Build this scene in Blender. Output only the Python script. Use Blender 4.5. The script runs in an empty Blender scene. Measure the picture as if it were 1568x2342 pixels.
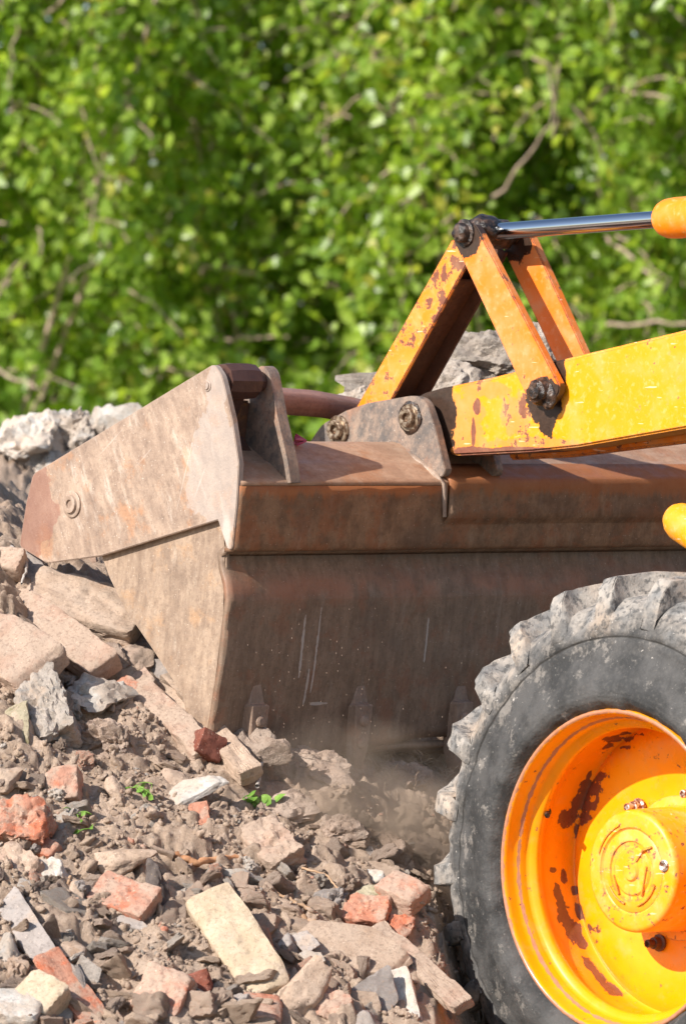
import bpy, bmesh, math, random
import numpy as np
from mathutils import Vector, Matrix, Euler

# ------------------------------------------------------------------ camera, world, sun
S = bpy.context.scene
C = bpy.data.collections.new("site"); S.collection.children.link(C)
F, CX, YH, H = 13426.0, 784.0, 1090.0, 1.42       # focal length in reference units, principal column, horizon row, eye height
cam = bpy.data.cameras.new("camera"); co = bpy.data.objects.new("camera", cam); C.objects.link(co)
co.location = (0, 0, H); co.rotation_euler = (math.pi/2, 0, 0)
cam.sensor_fit = 'VERTICAL'; cam.sensor_height = 36; cam.lens = F/2342*36
cam.shift_y = -81/2342
cam.clip_start = .5; cam.clip_end = 1000
cam.dof.use_dof = True; cam.dof.focus_distance = 12.65; cam.dof.aperture_fstop = 6.2
S.camera = co
sun_dir = Vector((-.645, -.522, .585)).normalized()
w = bpy.data.worlds.new("World"); S.world = w; w.use_nodes = True
nt = w.node_tree; bg = nt.nodes['Background']
sky = nt.nodes.new('ShaderNodeTexSky'); sky.sky_type = 'NISHITA'; sky.sun_disc = False
sky.sun_elevation = math.asin(sun_dir.z); sky.sun_rotation = math.atan2(sun_dir.x, sun_dir.y)
nt.links.new(sky.outputs[0], bg.inputs[0]); bg.inputs[1].default_value = .115
sl = bpy.data.lights.new("sun", 'SUN'); sl.energy = 5.0; sl.angle = math.radians(.55); sl.color = (1, .94, .86)
so = bpy.data.objects.new("sun", sl); C.objects.link(so)
so.rotation_euler = (-sun_dir).to_track_quat('-Z', 'Y').to_euler(); so.location = (-6, 4, 8)
S.view_settings.view_transform = 'Standard'; S.view_settings.look = 'None'
S.view_settings.exposure = .5; S.view_settings.gamma = 1

# ------------------------------------------------------------------ helpers
rng = np.random.default_rng(7)
random.seed(7)
CT, ST = .676, .737                   # the machine is turned 47.5 degrees to the view
AX, AY = .555, 12.0                   # front wheel centre on the ground
def W(f, n, z): return (AX-CT*f-ST*n, AY+ST*f-CT*n, z)
def UN(u, v, n):                      # where the sight line meets the upright plane n = const of the machine -> (f, z)
    k = (u-CX)/F
    f = (AX-ST*n-k*(AY-CT*n))/(ST*k+CT)
    return f, H-(v-YH)/F*(AY+ST*f-CT*n)
def sstep(x, a, b):
    t = np.clip((x-a)/(b-a), 0, 1); return t*t*(3-2*t)
def _hash(i, j, k, s):
    h = (i*374761393+j*668265263+k*2147483647+s*974634777) & 0xffffffff
    h = ((h ^ (h >> 13))*1274126177) & 0xffffffff
    return ((h ^ (h >> 16)) & 0xffffff)/float(0xffffff)
def noise3(P, s=0):
    P = np.asarray(P, float); I = np.floor(P).astype(np.int64); T = P-I; T = T*T*(3-2*T)
    r = 0
    for dx in (0, 1):
        wx = T[:, 0] if dx else 1-T[:, 0]
        for dy in (0, 1):
            wy = T[:, 1] if dy else 1-T[:, 1]
            for dz in (0, 1):
                wz = T[:, 2] if dz else 1-T[:, 2]
                r = r+wx*wy*wz*_hash(I[:, 0]+dx, I[:, 1]+dy, I[:, 2]+dz, s)
    return r*2-1
def fbm(P, o=4, s=0, g=.5):
    r = 0; a = 1; P = np.asarray(P, float)
    for i in range(o): r = r+a*noise3(P*2.03**i+i*17.3, s+i); a *= g
    return r
def tag(o, label=None, cat=None, group=None, kind=None):
    if label: o['label'] = label
    if cat: o['category'] = cat
    if group: o['group'] = group
    if kind: o['kind'] = kind
    return o
def link(name, me, parent=None, loc=None):
    o = bpy.data.objects.new(name, me); C.objects.link(o)
    if parent: o.parent = parent
    if loc is not None: o.location = loc
    return o
def smooth(me, on=True):
    me.polygons.foreach_set('use_smooth', [on]*len(me.polygons))
def from_bm(name, bm, mat, parent=None, sm=False, loc=None, ang=None):
    bmesh.ops.recalc_face_normals(bm, faces=bm.faces[:])
    me = bpy.data.meshes.new(name); bm.to_mesh(me); bm.free()
    if mat: me.materials.append(mat)
    if sm or ang: smooth(me)
    if ang: me.set_sharp_from_angle(angle=math.radians(ang))
    return link(name, me, parent, loc)
def from_np(name, V, Fa, mat, parent=None, sm=True, loc=None):
    me = bpy.data.meshes.new(name)
    V = np.asarray(V, np.float32); Fa = np.asarray(Fa, np.int32)
    me.vertices.add(len(V)); me.vertices.foreach_set('co', V.ravel())
    k = Fa.shape[1]; me.loops.add(Fa.size); me.loops.foreach_set('vertex_index', Fa.ravel())
    me.polygons.add(len(Fa)); me.polygons.foreach_set('loop_start', np.arange(0, Fa.size, k, dtype=np.int32))
    me.update(calc_edges=True); me.validate()
    if mat: me.materials.append(mat)
    if sm: smooth(me)
    return link(name, me, parent, loc)
def empty(name, loc, rz=0):
    o = bpy.data.objects.new(name, None); C.objects.link(o); o.location = loc; o.rotation_euler = (0, 0, rz); o.empty_display_size = .1
    return o

# machine-space builders: vertices are (forward, outward, up)
def plate(name, pts, n0, n1, mat, parent, bev=.003, seg=2):
    bm = bmesh.new()
    vs = [bm.verts.new((f, n0, z)) for f, z in pts]
    fc = bm.faces.new(vs)
    r = bmesh.ops.extrude_face_region(bm, geom=[fc])
    for g in r['geom']:
        if isinstance(g, bmesh.types.BMVert): g.co.y = n1
    if bev:
        bmesh.ops.bevel(bm, geom=bm.edges[:], offset=bev, segments=seg, affect='EDGES', clamp_overlap=True)
    return from_bm(name, bm, mat, parent, ang=35)
def rounded(pts, rad, idx, seg=4):    # round chosen corners of an outline
    out = []
    m = len(pts)
    for i, p in enumerate(pts):
        if i not in idx: out.append(p); continue
        a, b = Vector(pts[i-1]), Vector(pts[(i+1) % m]); p = Vector(p)
        r = rad if not isinstance(rad, dict) else rad[i]
        s0 = p+(a-p).normalized()*min(r, (a-p).length*.48); s1 = p+(b-p).normalized()*min(r, (b-p).length*.48)
        for k in range(seg+1):
            t = k/seg; out.append(tuple((1-t)**2*s0+2*t*(1-t)*p+t*t*s1))
    return out
def frame(ax):
    ax = Vector(ax).normalized(); h = Vector((0, 0, 1)) if abs(ax.z) < .9 else Vector((1, 0, 0))
    a = ax.cross(h).normalized(); return ax, a, ax.cross(a).normalized()
def lathe(name, prof, org, ax, mat, parent, seg=48, sm=True, ang=40, bm=None):
    own = bm is None; bm = bm or bmesh.new()
    ax, a, b = frame(ax); org = Vector(org); rings = []
    for t, r in prof:
        if r < 1e-5: rings.append([bm.verts.new(org+ax*t)])
        else: rings.append([bm.verts.new(org+ax*t+(a*math.cos(2*math.pi*i/seg)+b*math.sin(2*math.pi*i/seg))*r) for i in range(seg)])
    for p, q in zip(rings, rings[1:]):
        for i in range(seg):
            j = (i+1) % seg
            if len(p) == 1 and len(q) == 1: continue
            if len(p) == 1: bm.faces.new((p[0], q[i], q[j]))
            elif len(q) == 1: bm.faces.new((p[i], q[0], p[j]))
            else: bm.faces.new((p[i], q[i], q[j], p[j]))
    if own: return from_bm(name, bm, mat, parent, ang=ang)
def bar(bm, p0, p1, side, w, t, bev=.003, taper=1):   # flat or square bar from p0 to p1; side = direction of w
    p0, p1 = Vector(p0), Vector(p1); d = (p1-p0).normalized(); s = Vector(side); s = (s-d*s.dot(d)).normalized(); q = d.cross(s)
    vs = [bm.verts.new(p+s*a*w/2*k+q*b*t/2*k) for p, k in ((p0, 1), (p1, taper)) for a, b in ((-1, -1), (1, -1), (1, 1), (-1, 1))]
    fs = [(0, 1, 2, 3), (7, 6, 5, 4), (0, 4, 5, 1), (1, 5, 6, 2), (2, 6, 7, 3), (3, 7, 4, 0)]
    F_ = [bm.faces.new([vs[i] for i in f]) for f in fs]
    if bev: bmesh.ops.bevel(bm, geom=list({e for f in F_ for e in f.edges}), offset=bev, segments=2, affect='EDGES')
def tube_np(path, rad, seg=6):
    path = np.asarray(path, float); n = len(path); V = []; 
    T = np.gradient(path, axis=0); T /= np.linalg.norm(T, axis=1)[:, None]+1e-9
    h = np.array((.31, .22, .92)); rad = np.broadcast_to(np.asarray(rad, float), (n,))
    for i in range(n):
        a = np.cross(T[i], h); a /= np.linalg.norm(a)+1e-9; b = np.cross(T[i], a)
        for k in range(seg):
            t = 2*math.pi*k/seg; V.append(path[i]+(a*math.cos(t)+b*math.sin(t))*rad[i])
    Fa = [(i*seg+k, i*seg+(k+1) % seg, (i+1)*seg+(k+1) % seg, (i+1)*seg+k) for i in range(n-1) for k in range(seg)]
    return np.array(V), np.array(Fa)
def rough(me_obj, amp, sc, s=0, sub=0):               # small real unevenness along the normals
    me = me_obj.data; n = len(me.vertices)
    P = np.empty(n*3); me.vertices.foreach_get('co', P); P = P.reshape(-1, 3)
    N = np.empty(n*3); me.vertices.foreach_get('normal', N); N = N.reshape(-1, 3)
    P = P+N*(fbm(P*sc, 3, s)*amp)[:, None]
    me.vertices.foreach_set('co', P.ravel()); me.update()

# ------------------------------------------------------------------ materials
class M:
    def __init__(s, name, rough=.6, spec=.5, metal=0):
        s.m = bpy.data.materials.new(name); s.m.use_nodes = True; s.t = s.m.node_tree
        s.b = s.t.nodes['Principled BSDF']; s.b.inputs['Roughness'].default_value = rough
        s.b.inputs['Metallic'].default_value = metal; s.b.inputs['Specular IOR Level'].default_value = spec
        s.tc = s.t.nodes.new('ShaderNodeTexCoord'); s.co = s.tc.outputs['Object']
    def l(s, a, b): s.t.links.new(a, b)
    def n(s, k): return s.t.nodes.new(k)
    def map(s, scale=(1, 1, 1), rot=(0, 0, 0), loc=(0, 0, 0), src=None):
        m = s.n('ShaderNodeMapping'); m.inputs['Scale'].default_value = scale; m.inputs['Rotation'].default_value = rot; m.inputs['Location'].default_value = loc
        s.l(src or s.co, m.inputs[0]); return m.outputs[0]
    def noise(s, sc, det=4, src=None, r=.55, dist=0):
        m = s.n('ShaderNodeTexNoise'); m.inputs['Scale'].default_value = sc; m.inputs['Detail'].default_value = det
        m.inputs['Roughness'].default_value = r; m.inputs['Distortion'].default_value = dist
        s.l(src or s.co, m.inputs['Vector']); return m.outputs['Fac']
    def vor(s, sc, src=None, feat='F1'):
        m = s.n('ShaderNodeTexVoronoi'); m.feature = feat; m.inputs['Scale'].default_value = sc; s.l(src or s.co, m.inputs['Vector']); return m.outputs['Distance']
    def rnd(s): return s.n('ShaderNodeObjectInfo').outputs['Random']
    def ramp(s, x, a, b, lo=0., hi=1.):
        m = s.n('ShaderNodeMapRange'); m.inputs[1].default_value = a; m.inputs[2].default_value = b; m.inputs[3].default_value = lo; m.inputs[4].default_value = hi
        m.interpolation_type = 'SMOOTHSTEP'; s.l(x, m.inputs[0]); return m.outputs[0]
    def math(s, op, a, b=None):
        m = s.n('ShaderNodeMath'); m.operation = op
        for i, x in enumerate((a, b)):
            if x is None: continue
            if isinstance(x, (int, float)): m.inputs[i].default_value = x
            else: s.l(x, m.inputs[i])
        return m.outputs[0]
    def mix(s, f, a, b):
        m = s.n('ShaderNodeMix'); m.data_type = 'RGBA'
        for i, x in ((0, f), (6, a), (7, b)):
            if isinstance(x, (int, float)): m.inputs[i].default_value = x
            elif isinstance(x, tuple): m.inputs[i].default_value = x if len(x) == 4 else (*x, 1)
            else: s.l(x, m.inputs[i])
        return m.outputs[2]
    def edge(s, rad=.006):                             # 1 on convex and concave edges, from the bevelled normal
        b = s.n('ShaderNodeBevel'); b.samples = 4; b.inputs['Radius'].default_value = rad; g = s.n('ShaderNodeNewGeometry')
        d = s.n('ShaderNodeVectorMath'); d.operation = 'DOT_PRODUCT'; s.l(b.outputs[0], d.inputs[0]); s.l(g.outputs['Normal'], d.inputs[1]); return s.math('SUBTRACT', 1, d.outputs['Value'])
    def blob(s, cs, sc=30, wob=.35, src=None, soft=.06):         # mask: 1 inside ragged blobs; cs = (centre, (rf, rn, rz))
        nz = s.noise(sc, 5, src); out = None
        for c, r in cs:
            v = s.n('ShaderNodeVectorMath'); v.operation = 'SUBTRACT'; s.l(src or s.co, v.inputs[0]); v.inputs[1].default_value = c
            d = s.n('ShaderNodeVectorMath'); d.operation = 'DIVIDE'; s.l(v.outputs[0], d.inputs[0]); d.inputs[1].default_value = r
            ln = s.n('ShaderNodeVectorMath'); ln.operation = 'LENGTH'; s.l(d.outputs[0], ln.inputs[0])
            x = s.math('SUBTRACT', 1, ln.outputs['Value'])
            out = x if out is None else s.math('MAXIMUM', out, x)
        x = s.math('ADD', out, s.math('MULTIPLY', s.math('SUBTRACT', nz, .5), wob*4))
        return s.ramp(x, .0, soft)
    def col(s, c):
        if isinstance(c, tuple): s.b.inputs['Base Color'].default_value = (*c, 1)
        else: s.l(c, s.b.inputs['Base Color'])
    def rgh(s, x): s.l(x, s.b.inputs['Roughness'])
    def bump(s, h, st=.4, d=.002):
        m = s.n('ShaderNodeBump'); m.inputs['Strength'].default_value = st; m.inputs['Distance'].default_value = d
        s.l(h, m.inputs['Height']); s.l(m.outputs[0], s.b.inputs['Normal'])
mats = {}
RUST = (.115, .042, .022)
def paint(name, base, faded, rust_amt, grease=(), blobs=(), scratch=True, wear=(), edge_=.22):
    m = M(name, .42, .45)
    c = m.mix(m.ramp(m.noise(9, 5), .38, .66), base, faded)
    c = m.mix(m.math('MULTIPLY', m.ramp(m.noise(70, 4), .5, .75), .25), c, (.9, .62, .35))
    wm = None
    if wear:
        wm = m.blob(wear, 36, .5, soft=.22); c = m.mix(m.math('MULTIPLY', wm, .8), c, m.mix(m.noise(50, 4), (.74, .20, .02), (.72, .30, .09)))
    ns = m.noise(34, 8, m.map((1, 1, 1)), .68); big = m.noise(7, 3)
    rr = m.math('ADD', ns, m.math('MULTIPLY', m.math('SUBTRACT', big, .5), .5))
    if wm is not None: rr = m.math('ADD', rr, m.math('MULTIPLY', wm, .12))
    rust = m.ramp(rr, .70-rust_amt, .715-rust_amt)
    if blobs: rust = m.math('MAXIMUM', rust, m.blob(blobs, 38, .3))
    eg = m.ramp(m.math('ADD', m.math('MULTIPLY', m.edge(.007), 1.5), m.math('MULTIPLY', m.math('SUBTRACT', m.noise(55, 6, r=.7), .5), 2.2)), .12+edge_, .2+edge_)
    rust = m.math('MAXIMUM', rust, eg)
    rc = m.mix(m.noise(120, 4), (.14, .045, .025), (.28, .10, .06))
    halo = m.ramp(rr, .62-rust_amt, .70-rust_amt)
    c = m.mix(m.math('MULTIPLY', halo, .45), c, (.80, .30, .09))
    c = m.mix(rust, c, rc)
    if scratch:
        sc = m.noise(60, 2, m.map((.25, 1, 2.2), (0, .5, 0)), .5)
        c = m.mix(m.math('MULTIPLY', m.ramp(sc, .70, .74), .7), c, (.95, .68, .45))
    dust = m.ramp(m.noise(18, 7), .42, .8, 0, .35)
    c = m.mix(dust, c, (.62, .40, .22))
    rg = m.math('ADD', m.math('MULTIPLY', rust, .4), m.ramp(m.noise(14, 5), .3, .7, .32, .5))
    if grease:
        g = m.blob(grease, 26, .28)
        c = m.mix(g, c, m.mix(m.noise(90, 4), (.022, .014, .010), (.075, .042, .028)))
        rg = m.math('SUBTRACT', rg, m.math('MULTIPLY', g, .08))
    m.col(c); m.rgh(rg)
    m.bump(m.math('ADD', m.math('MULTIPLY', rust, -.6), m.math('MULTIPLY', m.noise(160, 3), .3)), .5, .0015)
    return m.m
def steel(name, a, b, light, rot, streak=(1, 1, .3), rust=(.30, .105, .04), rustamt=.5, lightamt=.5, glint=.5, extra=None, st_amt=1.):
    m = M(name, .6, .4)
    v = m.map((1, 1, 1), rot)
    st = m.noise(48, 7, m.map(streak, src=v), .7); st2 = m.noise(30, 7, m.map(streak, loc=(3, 1, 2), src=v), .65)
    mot = m.noise(16, 8, r=.7)
    c = m.mix(m.ramp(m.math('ADD', m.math('MULTIPLY', st, .5*st_amt), m.math('MULTIPLY', mot, 1-.5*st_amt)), .36, .64), a, b)
    c = m.mix(m.math('MULTIPLY', m.ramp(m.noise(11, 8, r=.7), .60-rustamt*.12, .72-rustamt*.12), .6), c, rust)
    c = m.mix(m.math('MULTIPLY', m.ramp(st2, .54, .72), lightamt), c, light)
    c = m.mix(m.math('MULTIPLY', m.ramp(m.noise(6, 6), .48, .68), .45), c, tuple(x*.7+.02 for x in a))
    c = m.mix(m.math('MULTIPLY', m.ramp(m.noise(120, 5, r=.7), .5, .66), .35), c, tuple(x*.55 for x in a))
    c = m.mix(m.ramp(m.noise(230, 3), .67, .73), c, light)
    c = m.mix(m.math('MULTIPLY', m.ramp(m.noise(50, 3, m.map((1, 1, .10), loc=(9, 2, 0), src=v)), .74, .80), .8), c, (.66, .58, .52))
    if extra: c = extra(m, c)
    m.col(c)
    m.rgh(m.ramp(m.noise(30, 5), .3, .7, .42, .72))
    h = m.math('ADD', m.math('MULTIPLY', st, .5), m.noise(200, 5))
    m.bump(h, glint, .0016)
    return m.m
# positions needed by the grease masks
NA = -.53
def P3(u, v, n): f, z = UN(u, v, n); return (f, n, z)
apex = P3(1062, 533, -.50); piv = P3(1240, 900, -.50)
M_arm = paint('loader_yellow_paint', (.87, .315, .002), (.89, .34, .003), .0, wear=[(P3(1060, 960, NA), (.075, .3, .075)), (P3(1060, 1020, NA), (.10, .3, .03)), (P3(1215, 1015, NA), (.16, .3, .016)), (P3(1110, 890, NA), (.10, .3, .022)), (P3(1180, 955, NA), (.05, .3, .05))],
    grease=[(P3(1246, 905, NA), (.060, .3, .062)), (P3(1252, 950, NA), (.030, .3, .055)), (P3(1275, 860, NA), (.028, .3, .05)), (P3(995, 960, NA), (.062, .3, .14)), (P3(1255, 850, NA), (.05, .3, .025)), (P3(985, 950, NA), (.03, .3, .10))],
    blobs=[(P3(1090, 1032, NA), (.09, .2, .010)), (P3(1180, 1030, NA), (.1, .2, .008)), (P3(1090, 930, NA), (.012, .2, .02)), (P3(1082, 985, NA), (.008, .2, .03))])
M_lever = paint('faded_orange_paint', (.82, .195, .008), (.78, .26, .07), .055,
    grease=[(apex, (.055, .12, .06)), (P3(1172, 545, -.65), (.06, .1, .062)), (piv, (.05, .1, .045)), (P3(1265, 925, -.5), (.03, .1, .05))])
M_link = paint('chipped_orange_paint', (.86, .225, .006), (.84, .27, .025), .135, grease=[(apex, (.07, .2, .055))])
M_cyl = paint('cylinder_paint', (.86, .235, .003), (.88, .27, .006), -.03)
M_rim = paint('rim_paint', (.90, .40, .0015), (.92, .44, .002), -.03, scratch=False)
M_hub = paint('hub_paint', (.88, .345, .003), (.90, .38, .02), .035, edge_=.12)
N0 = .12
def x_side(m, c):
    c = m.mix(m.math('MULTIPLY', m.blob([(P3(70, 1160, N0), (.09, .2, .13))], 20, .35), .6), c, (.27, .12, .085))
    c = m.mix(m.math('MULTIPLY', m.blob([(P3(500, 1080, N0), (.10, .2, .14)), (P3(495, 900, N0), (.04, .2, .08))], 14, .4), .5), c, (.42, .37, .34))
    c = m.mix(m.math('MULTIPLY', m.ramp(m.math('ADD', m.edge(.008), m.math('MULTIPLY', m.math('SUBTRACT', m.noise(40, 5), .5), .5)), .08, .25), .7), c, (.40, .30, .24))
    c = m.mix(m.blob([(P3(518, 1215, N0), (.02, .2, .05))], 30, .3, soft=.6), c, (.48, .41, .36))
    # a few long bright scrapes
    w_ = None
    for u0, v0, u1, v1 in ((470, 880, 385, 1250), (360, 1010, 300, 1080), (480, 1040, 430, 1180), (300, 960, 210, 1060)):
        a, b = P3(u0, v0, N0), P3(u1, v1, N0); cx_, cz_ = (a[0]+b[0])/2, (a[2]+b[2])/2; L = math.hypot(a[0]-b[0], a[2]-b[2]); an = math.atan2(b[2]-a[2], b[0]-a[0])
        q = m.map((1/(L*.5), 1, 1/.0035), src=m.map((1, 1, 1), (0, an, 0), src=m.map(loc=(-cx_, 0, -cz_)))); ss = m.n('ShaderNodeSeparateXYZ'); m.l(q, ss.inputs[0])
        e = m.math('SUBTRACT', 1, m.math('ADD', m.math('ABSOLUTE', ss.outputs['X']), m.math('ABSOLUTE', ss.outputs['Z']))); w_ = e if w_ is None else m.math('MAXIMUM', w_, e)
    w_ = m.math('ADD', w_, m.math('MULTIPLY', m.math('SUBTRACT', m.noise(60, 5), .5), 1.6))
    return m.mix(m.math('MULTIPLY', m.ramp(w_, .0, .8), .28), c, (.70, .61, .54))
def x_back(m, c):
    sx = m.n('ShaderNodeSeparateXYZ'); m.l(m.co, sx.inputs[0])
    d = m.math('MULTIPLY', m.math('SUBTRACT', 1.402, sx.outputs['Z']), 14)
    nz = m.noise(45, 5, m.map((1, 1, .12)), .6)
    k = m.ramp(m.math('SUBTRACT', nz, d), .05, .35)
    return m.mix(m.math('MULTIPLY', k, .75), c, (.36, .125, .04))
def x_panel(m, c):
    bl = []
    for u, v, du, dv in ((736, 1480, .004, .075), (768, 1520, .003, .07), (757, 1570, .004, .045), (790, 1612, .03, .004), (1020, 1470, .003, .06), (770, 1440, .002, .05)):
        f, z = UN(u, v, -.10-(u-700)/1500); k = (u-CX)/F; f0 = Fb0; n = (AX-CT*f0-k*(AY+ST*f0))/(ST-CT*k); bl.append(((f0, n, H-(v-YH)/F*(AY+ST*f0-CT*n)), (.2, du, dv)))
    w_ = m.blob(bl, 70, .35)
    c = m.mix(m.math('MULTIPLY', w_, .55), c, (.62, .56, .52))
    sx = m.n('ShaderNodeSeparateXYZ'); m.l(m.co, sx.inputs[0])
    k = m.ramp(m.math('ABSOLUTE', m.math('SUBTRACT', sx.outputs['Z'], 1.175)), .0, .05, 1, 0)  # reddish band paints the highlight along the panel's upper bend
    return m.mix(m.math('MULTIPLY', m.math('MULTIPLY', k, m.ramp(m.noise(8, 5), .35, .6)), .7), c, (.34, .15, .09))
Fb0 = UN(545, 1103, N0)[0]
M_side = steel('scoured_side_steel', (.25, .175, .132), (.44, .322, .242), (.64, .54, .455), (0, math.radians(-24), 0), (1, 1, .28), rust=(.44, .22, .11), rustamt=.6, lightamt=.5, extra=x_side, st_amt=1.1)
M_lowside = steel('dusty_side_steel', (.24, .168, .122), (.41, .30, .218), (.58, .48, .385), (0, math.radians(8), 0), (1, 1, .28), rust=(.45, .27, .15), rustamt=.5, lightamt=.4, st_amt=1.1)
M_back = steel('rusty_back_steel', (.155, .085, .048), (.31, .182, .105), (.46, .35, .27), (0, 0, 0), (1, 1, .22), rust=(.30, .11, .045), rustamt=.9, lightamt=.2, glint=.35, extra=x_back, st_amt=.6)
M_panel = steel('dark_back_steel', (.17, .112, .076), (.29, .198, .138), (.46, .37, .30), (0, 0, 0), (1, 1, .10), rust=(.26, .12, .07), rustamt=.8, lightamt=.25, glint=.3, extra=x_panel, st_amt=1.1)
M_shelf = steel('worn_shelf_steel', (.35, .205, .13), (.47, .305, .205), (.57, .44, .34), (0, 0, 0), (1, .3, 1), rust=(.38, .17, .08), rustamt=.7, lightamt=.35, glint=.25)
M_clevis = steel('grey_worn_steel', (.11, .10, .095), (.36, .255, .19), (.50, .41, .34), (0, math.radians(30), 0), (1, 1, .6), rust=(.36, .18, .11), rustamt=.7, lightamt=.3, glint=.4)
M_bar = steel('red_oxide_steel', (.21, .10, .075), (.34, .18, .14), (.44, .30, .24), (0, 0, 0), (1, .1, 1), rust=(.32, .12, .06), rustamt=.7, lightamt=.3)
M_tooth = steel('tooth_steel', (.23, .155, .115), (.34, .24, .18), (.52, .41, .33), (0, 0, 0), (1, 1, .3), rust=(.32, .15, .09), rustamt=.6, lightamt=.4)
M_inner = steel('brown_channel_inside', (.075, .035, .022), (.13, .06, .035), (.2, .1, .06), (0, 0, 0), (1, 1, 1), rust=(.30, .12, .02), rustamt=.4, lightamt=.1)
m = M('greasy_pin', .33, .5); m.col(m.mix(m.ramp(m.noise(60, 5), .45, .65), (.016, .011, .009), (.10, .06, .042))); m.bump(m.noise(90, 5), .9, .006); M_grease = m.m
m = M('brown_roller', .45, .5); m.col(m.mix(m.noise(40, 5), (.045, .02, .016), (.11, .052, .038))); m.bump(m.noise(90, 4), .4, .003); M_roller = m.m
m = M('bolt_steel', .38, .5, .6); m.col(m.mix(m.ramp(m.noise(90, 4), .4, .6), (.42, .33, .24), (.13, .075, .045))); m.bump(m.noise(120, 3), .4, .002); M_bolt = m.m
m = M('nut_steel', .4, .5, .5); m.col(m.mix(m.ramp(m.noise(120, 4), .45, .55), (.55, .5, .45), (.22, .09, .05))); M_nut = m.m
m = M('polished_rod', .09, .5, 1); m.col((.55, .57, .60)); m.rgh(m.ramp(m.noise(30, 4, m.map((.2, 1, 1))), .3, .8, .06, .22)); M_rod = m.m
# rim rust in real patches on the barrel
CZ = H-(1995-YH)/F*AY
def onrim(u, v, r):                    # point of the barrel of radius r seen at (u, v), left half of the wheel
    z = None
    for it in range(1):
        best = None
        for a in np.linspace(math.pi*.5, -math.pi*.5, 721):
            f = r*math.cos(a); z = CZ+r*math.sin(a)
            k = (u-CX)/F; n = (AX-CT*f-k*(AY+ST*f))/(ST-CT*k)
            d = AY+ST*f-CT*n; vv = YH+(H-z)/d*F
            e = abs(vv-v)
            if best is None or e < best[0]: best = (e, (f, n, z))
        return best[1]
def repaint_rim():
    t = M('rim_paint_worn', .30, .5)
    c = t.mix(t.ramp(t.noise(7, 4), .35, .7), (.90, .32, .001), (.92, .36, .0015))
    bl = [(onrim(u_, v_, .31), (.06, a_, b_)) for u_, v_, a_, b_ in (
        (1335, 1800, .016, .022), (1318, 1835, .020, .022), (1300, 1868, .026, .022), (1318, 1895, .010, .022), (1345, 1775, .008, .012),
        (1400, 1690, .030, .008), (1388, 1708, .012, .007), (1425, 1678, .010, .005), (1288, 2005, .009, .016), (1275, 2050, .010, .030), (1290, 2095, .018, .034), (1312, 2130, .026, .026), (1330, 2160, .014, .014),
        (1320, 2085, .007, .020), (1310, 2035, .006, .008), (1345, 2205, .014, .016), (1372, 2235, .016, .014), (1395, 2262, .022, .014), (1378, 2190, .010, .009), (1327, 1965, .004, .008), (1265, 1990, .010, .006))]
    b = t.blob(bl, 55, .50)
    sp = t.ramp(t.noise(60, 8, r=.7), .65, .662)
    k = t.math('MAXIMUM', b, sp)
    hb = t.blob([(q_[0], tuple(r_*1.25 for r_ in q_[1])) for q_ in bl], 55, .55, soft=.35); c = t.mix(t.math('MULTIPLY', hb, .35), c, (.48, .13, .01))
    c = t.mix(t.ramp(t.noise(20, 8, r=.7), .5, .75, 0, .22), c, (.60, .40, .24))
    c = t.mix(t.math('MULTIPLY', t.ramp(t.noise(30, 6), .5, .72), .22), c, (.55, .22, .02))
    c = t.mix(k, c, t.mix(t.noise(60, 4), (.14, .045, .022), (.24, .095, .055)))
    # worn metal along the two lip edges
    sx = t.n('ShaderNodeSeparateXYZ'); t.l(t.co, sx.inputs[0])
    e = t.math('ABSOLUTE', t.math('SUBTRACT', sx.outputs['Y'], -.0325))
    e2 = t.math('ABSOLUTE', t.math('SUBTRACT', sx.outputs['Y'], .0035))
    ew = t.math('MINIMUM', e, e2)
    ew = t.ramp(t.math('SUBTRACT', t.math('MULTIPLY', t.noise(55, 5), .011), ew), .0022, .0034)
    c = t.mix(t.math('MULTIPLY', ew, .85), c, t.mix(t.noise(80, 3), (.50, .25, .20), (.24, .10, .06)))
    t.col(c); t.rgh(t.ramp(t.noise(16, 5), .3, .7, .24, .42))
    t.bump(t.math('ADD', t.math('MULTIPLY', k, -.7), t.math('MULTIPLY', t.noise(90, 3), .2)), .5, .0015)
    return t.m
M_rim = repaint_rim()
# tyre: black sidewall, dusty shoulder and lugs by radius
t = M('tyre_rubber', .72, .3)
sv = t.n('ShaderNodeVectorMath'); sv.operation = 'SUBTRACT'; t.l(t.co, sv.inputs[0]); sv.inputs[1].default_value = (0, 0, CZ)
sm_ = t.n('ShaderNodeVectorMath'); sm_.operation = 'MULTIPLY'; t.l(sv.outputs[0], sm_.inputs[0]); sm_.inputs[1].default_value = (1, 0, 1)
ln = t.n('ShaderNodeVectorMath'); ln.operation = 'LENGTH'; t.l(sm_.outputs[0], ln.inputs[0]); R_ = ln.outputs['Value']
base = t.mix(t.ramp(t.noise(9, 7, r=.65), .38, .62), (.033, .033, .033), (.080, .077, .075))
base = t.mix(t.math('MULTIPLY', t.ramp(t.noise(130, 6), .52, .7), .35), base, (.12, .11, .10))
dn = t.math('ADD', R_, t.math('MULTIPLY', t.math('SUBTRACT', t.noise(11, 7, r=.7), .5), .17))
dm = t.ramp(dn, .475, .56)
dc = t.mix(t.ramp(t.noise(24, 6), .35, .65), (.20, .195, .19), (.38, .34, .30))
dc = t.mix(t.ramp(t.noise(8, 5), .5, .68), dc, (.50, .39, .30))
dc = t.mix(t.math('MULTIPLY', t.ramp(t.noise(75, 6), .5, .62), .75), dc, (.07, .07, .07))
c = t.mix(t.math('MULTIPLY', dm, t.ramp(t.noise(38, 6), .3, .55, .55, 1)), base, dc)
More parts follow.
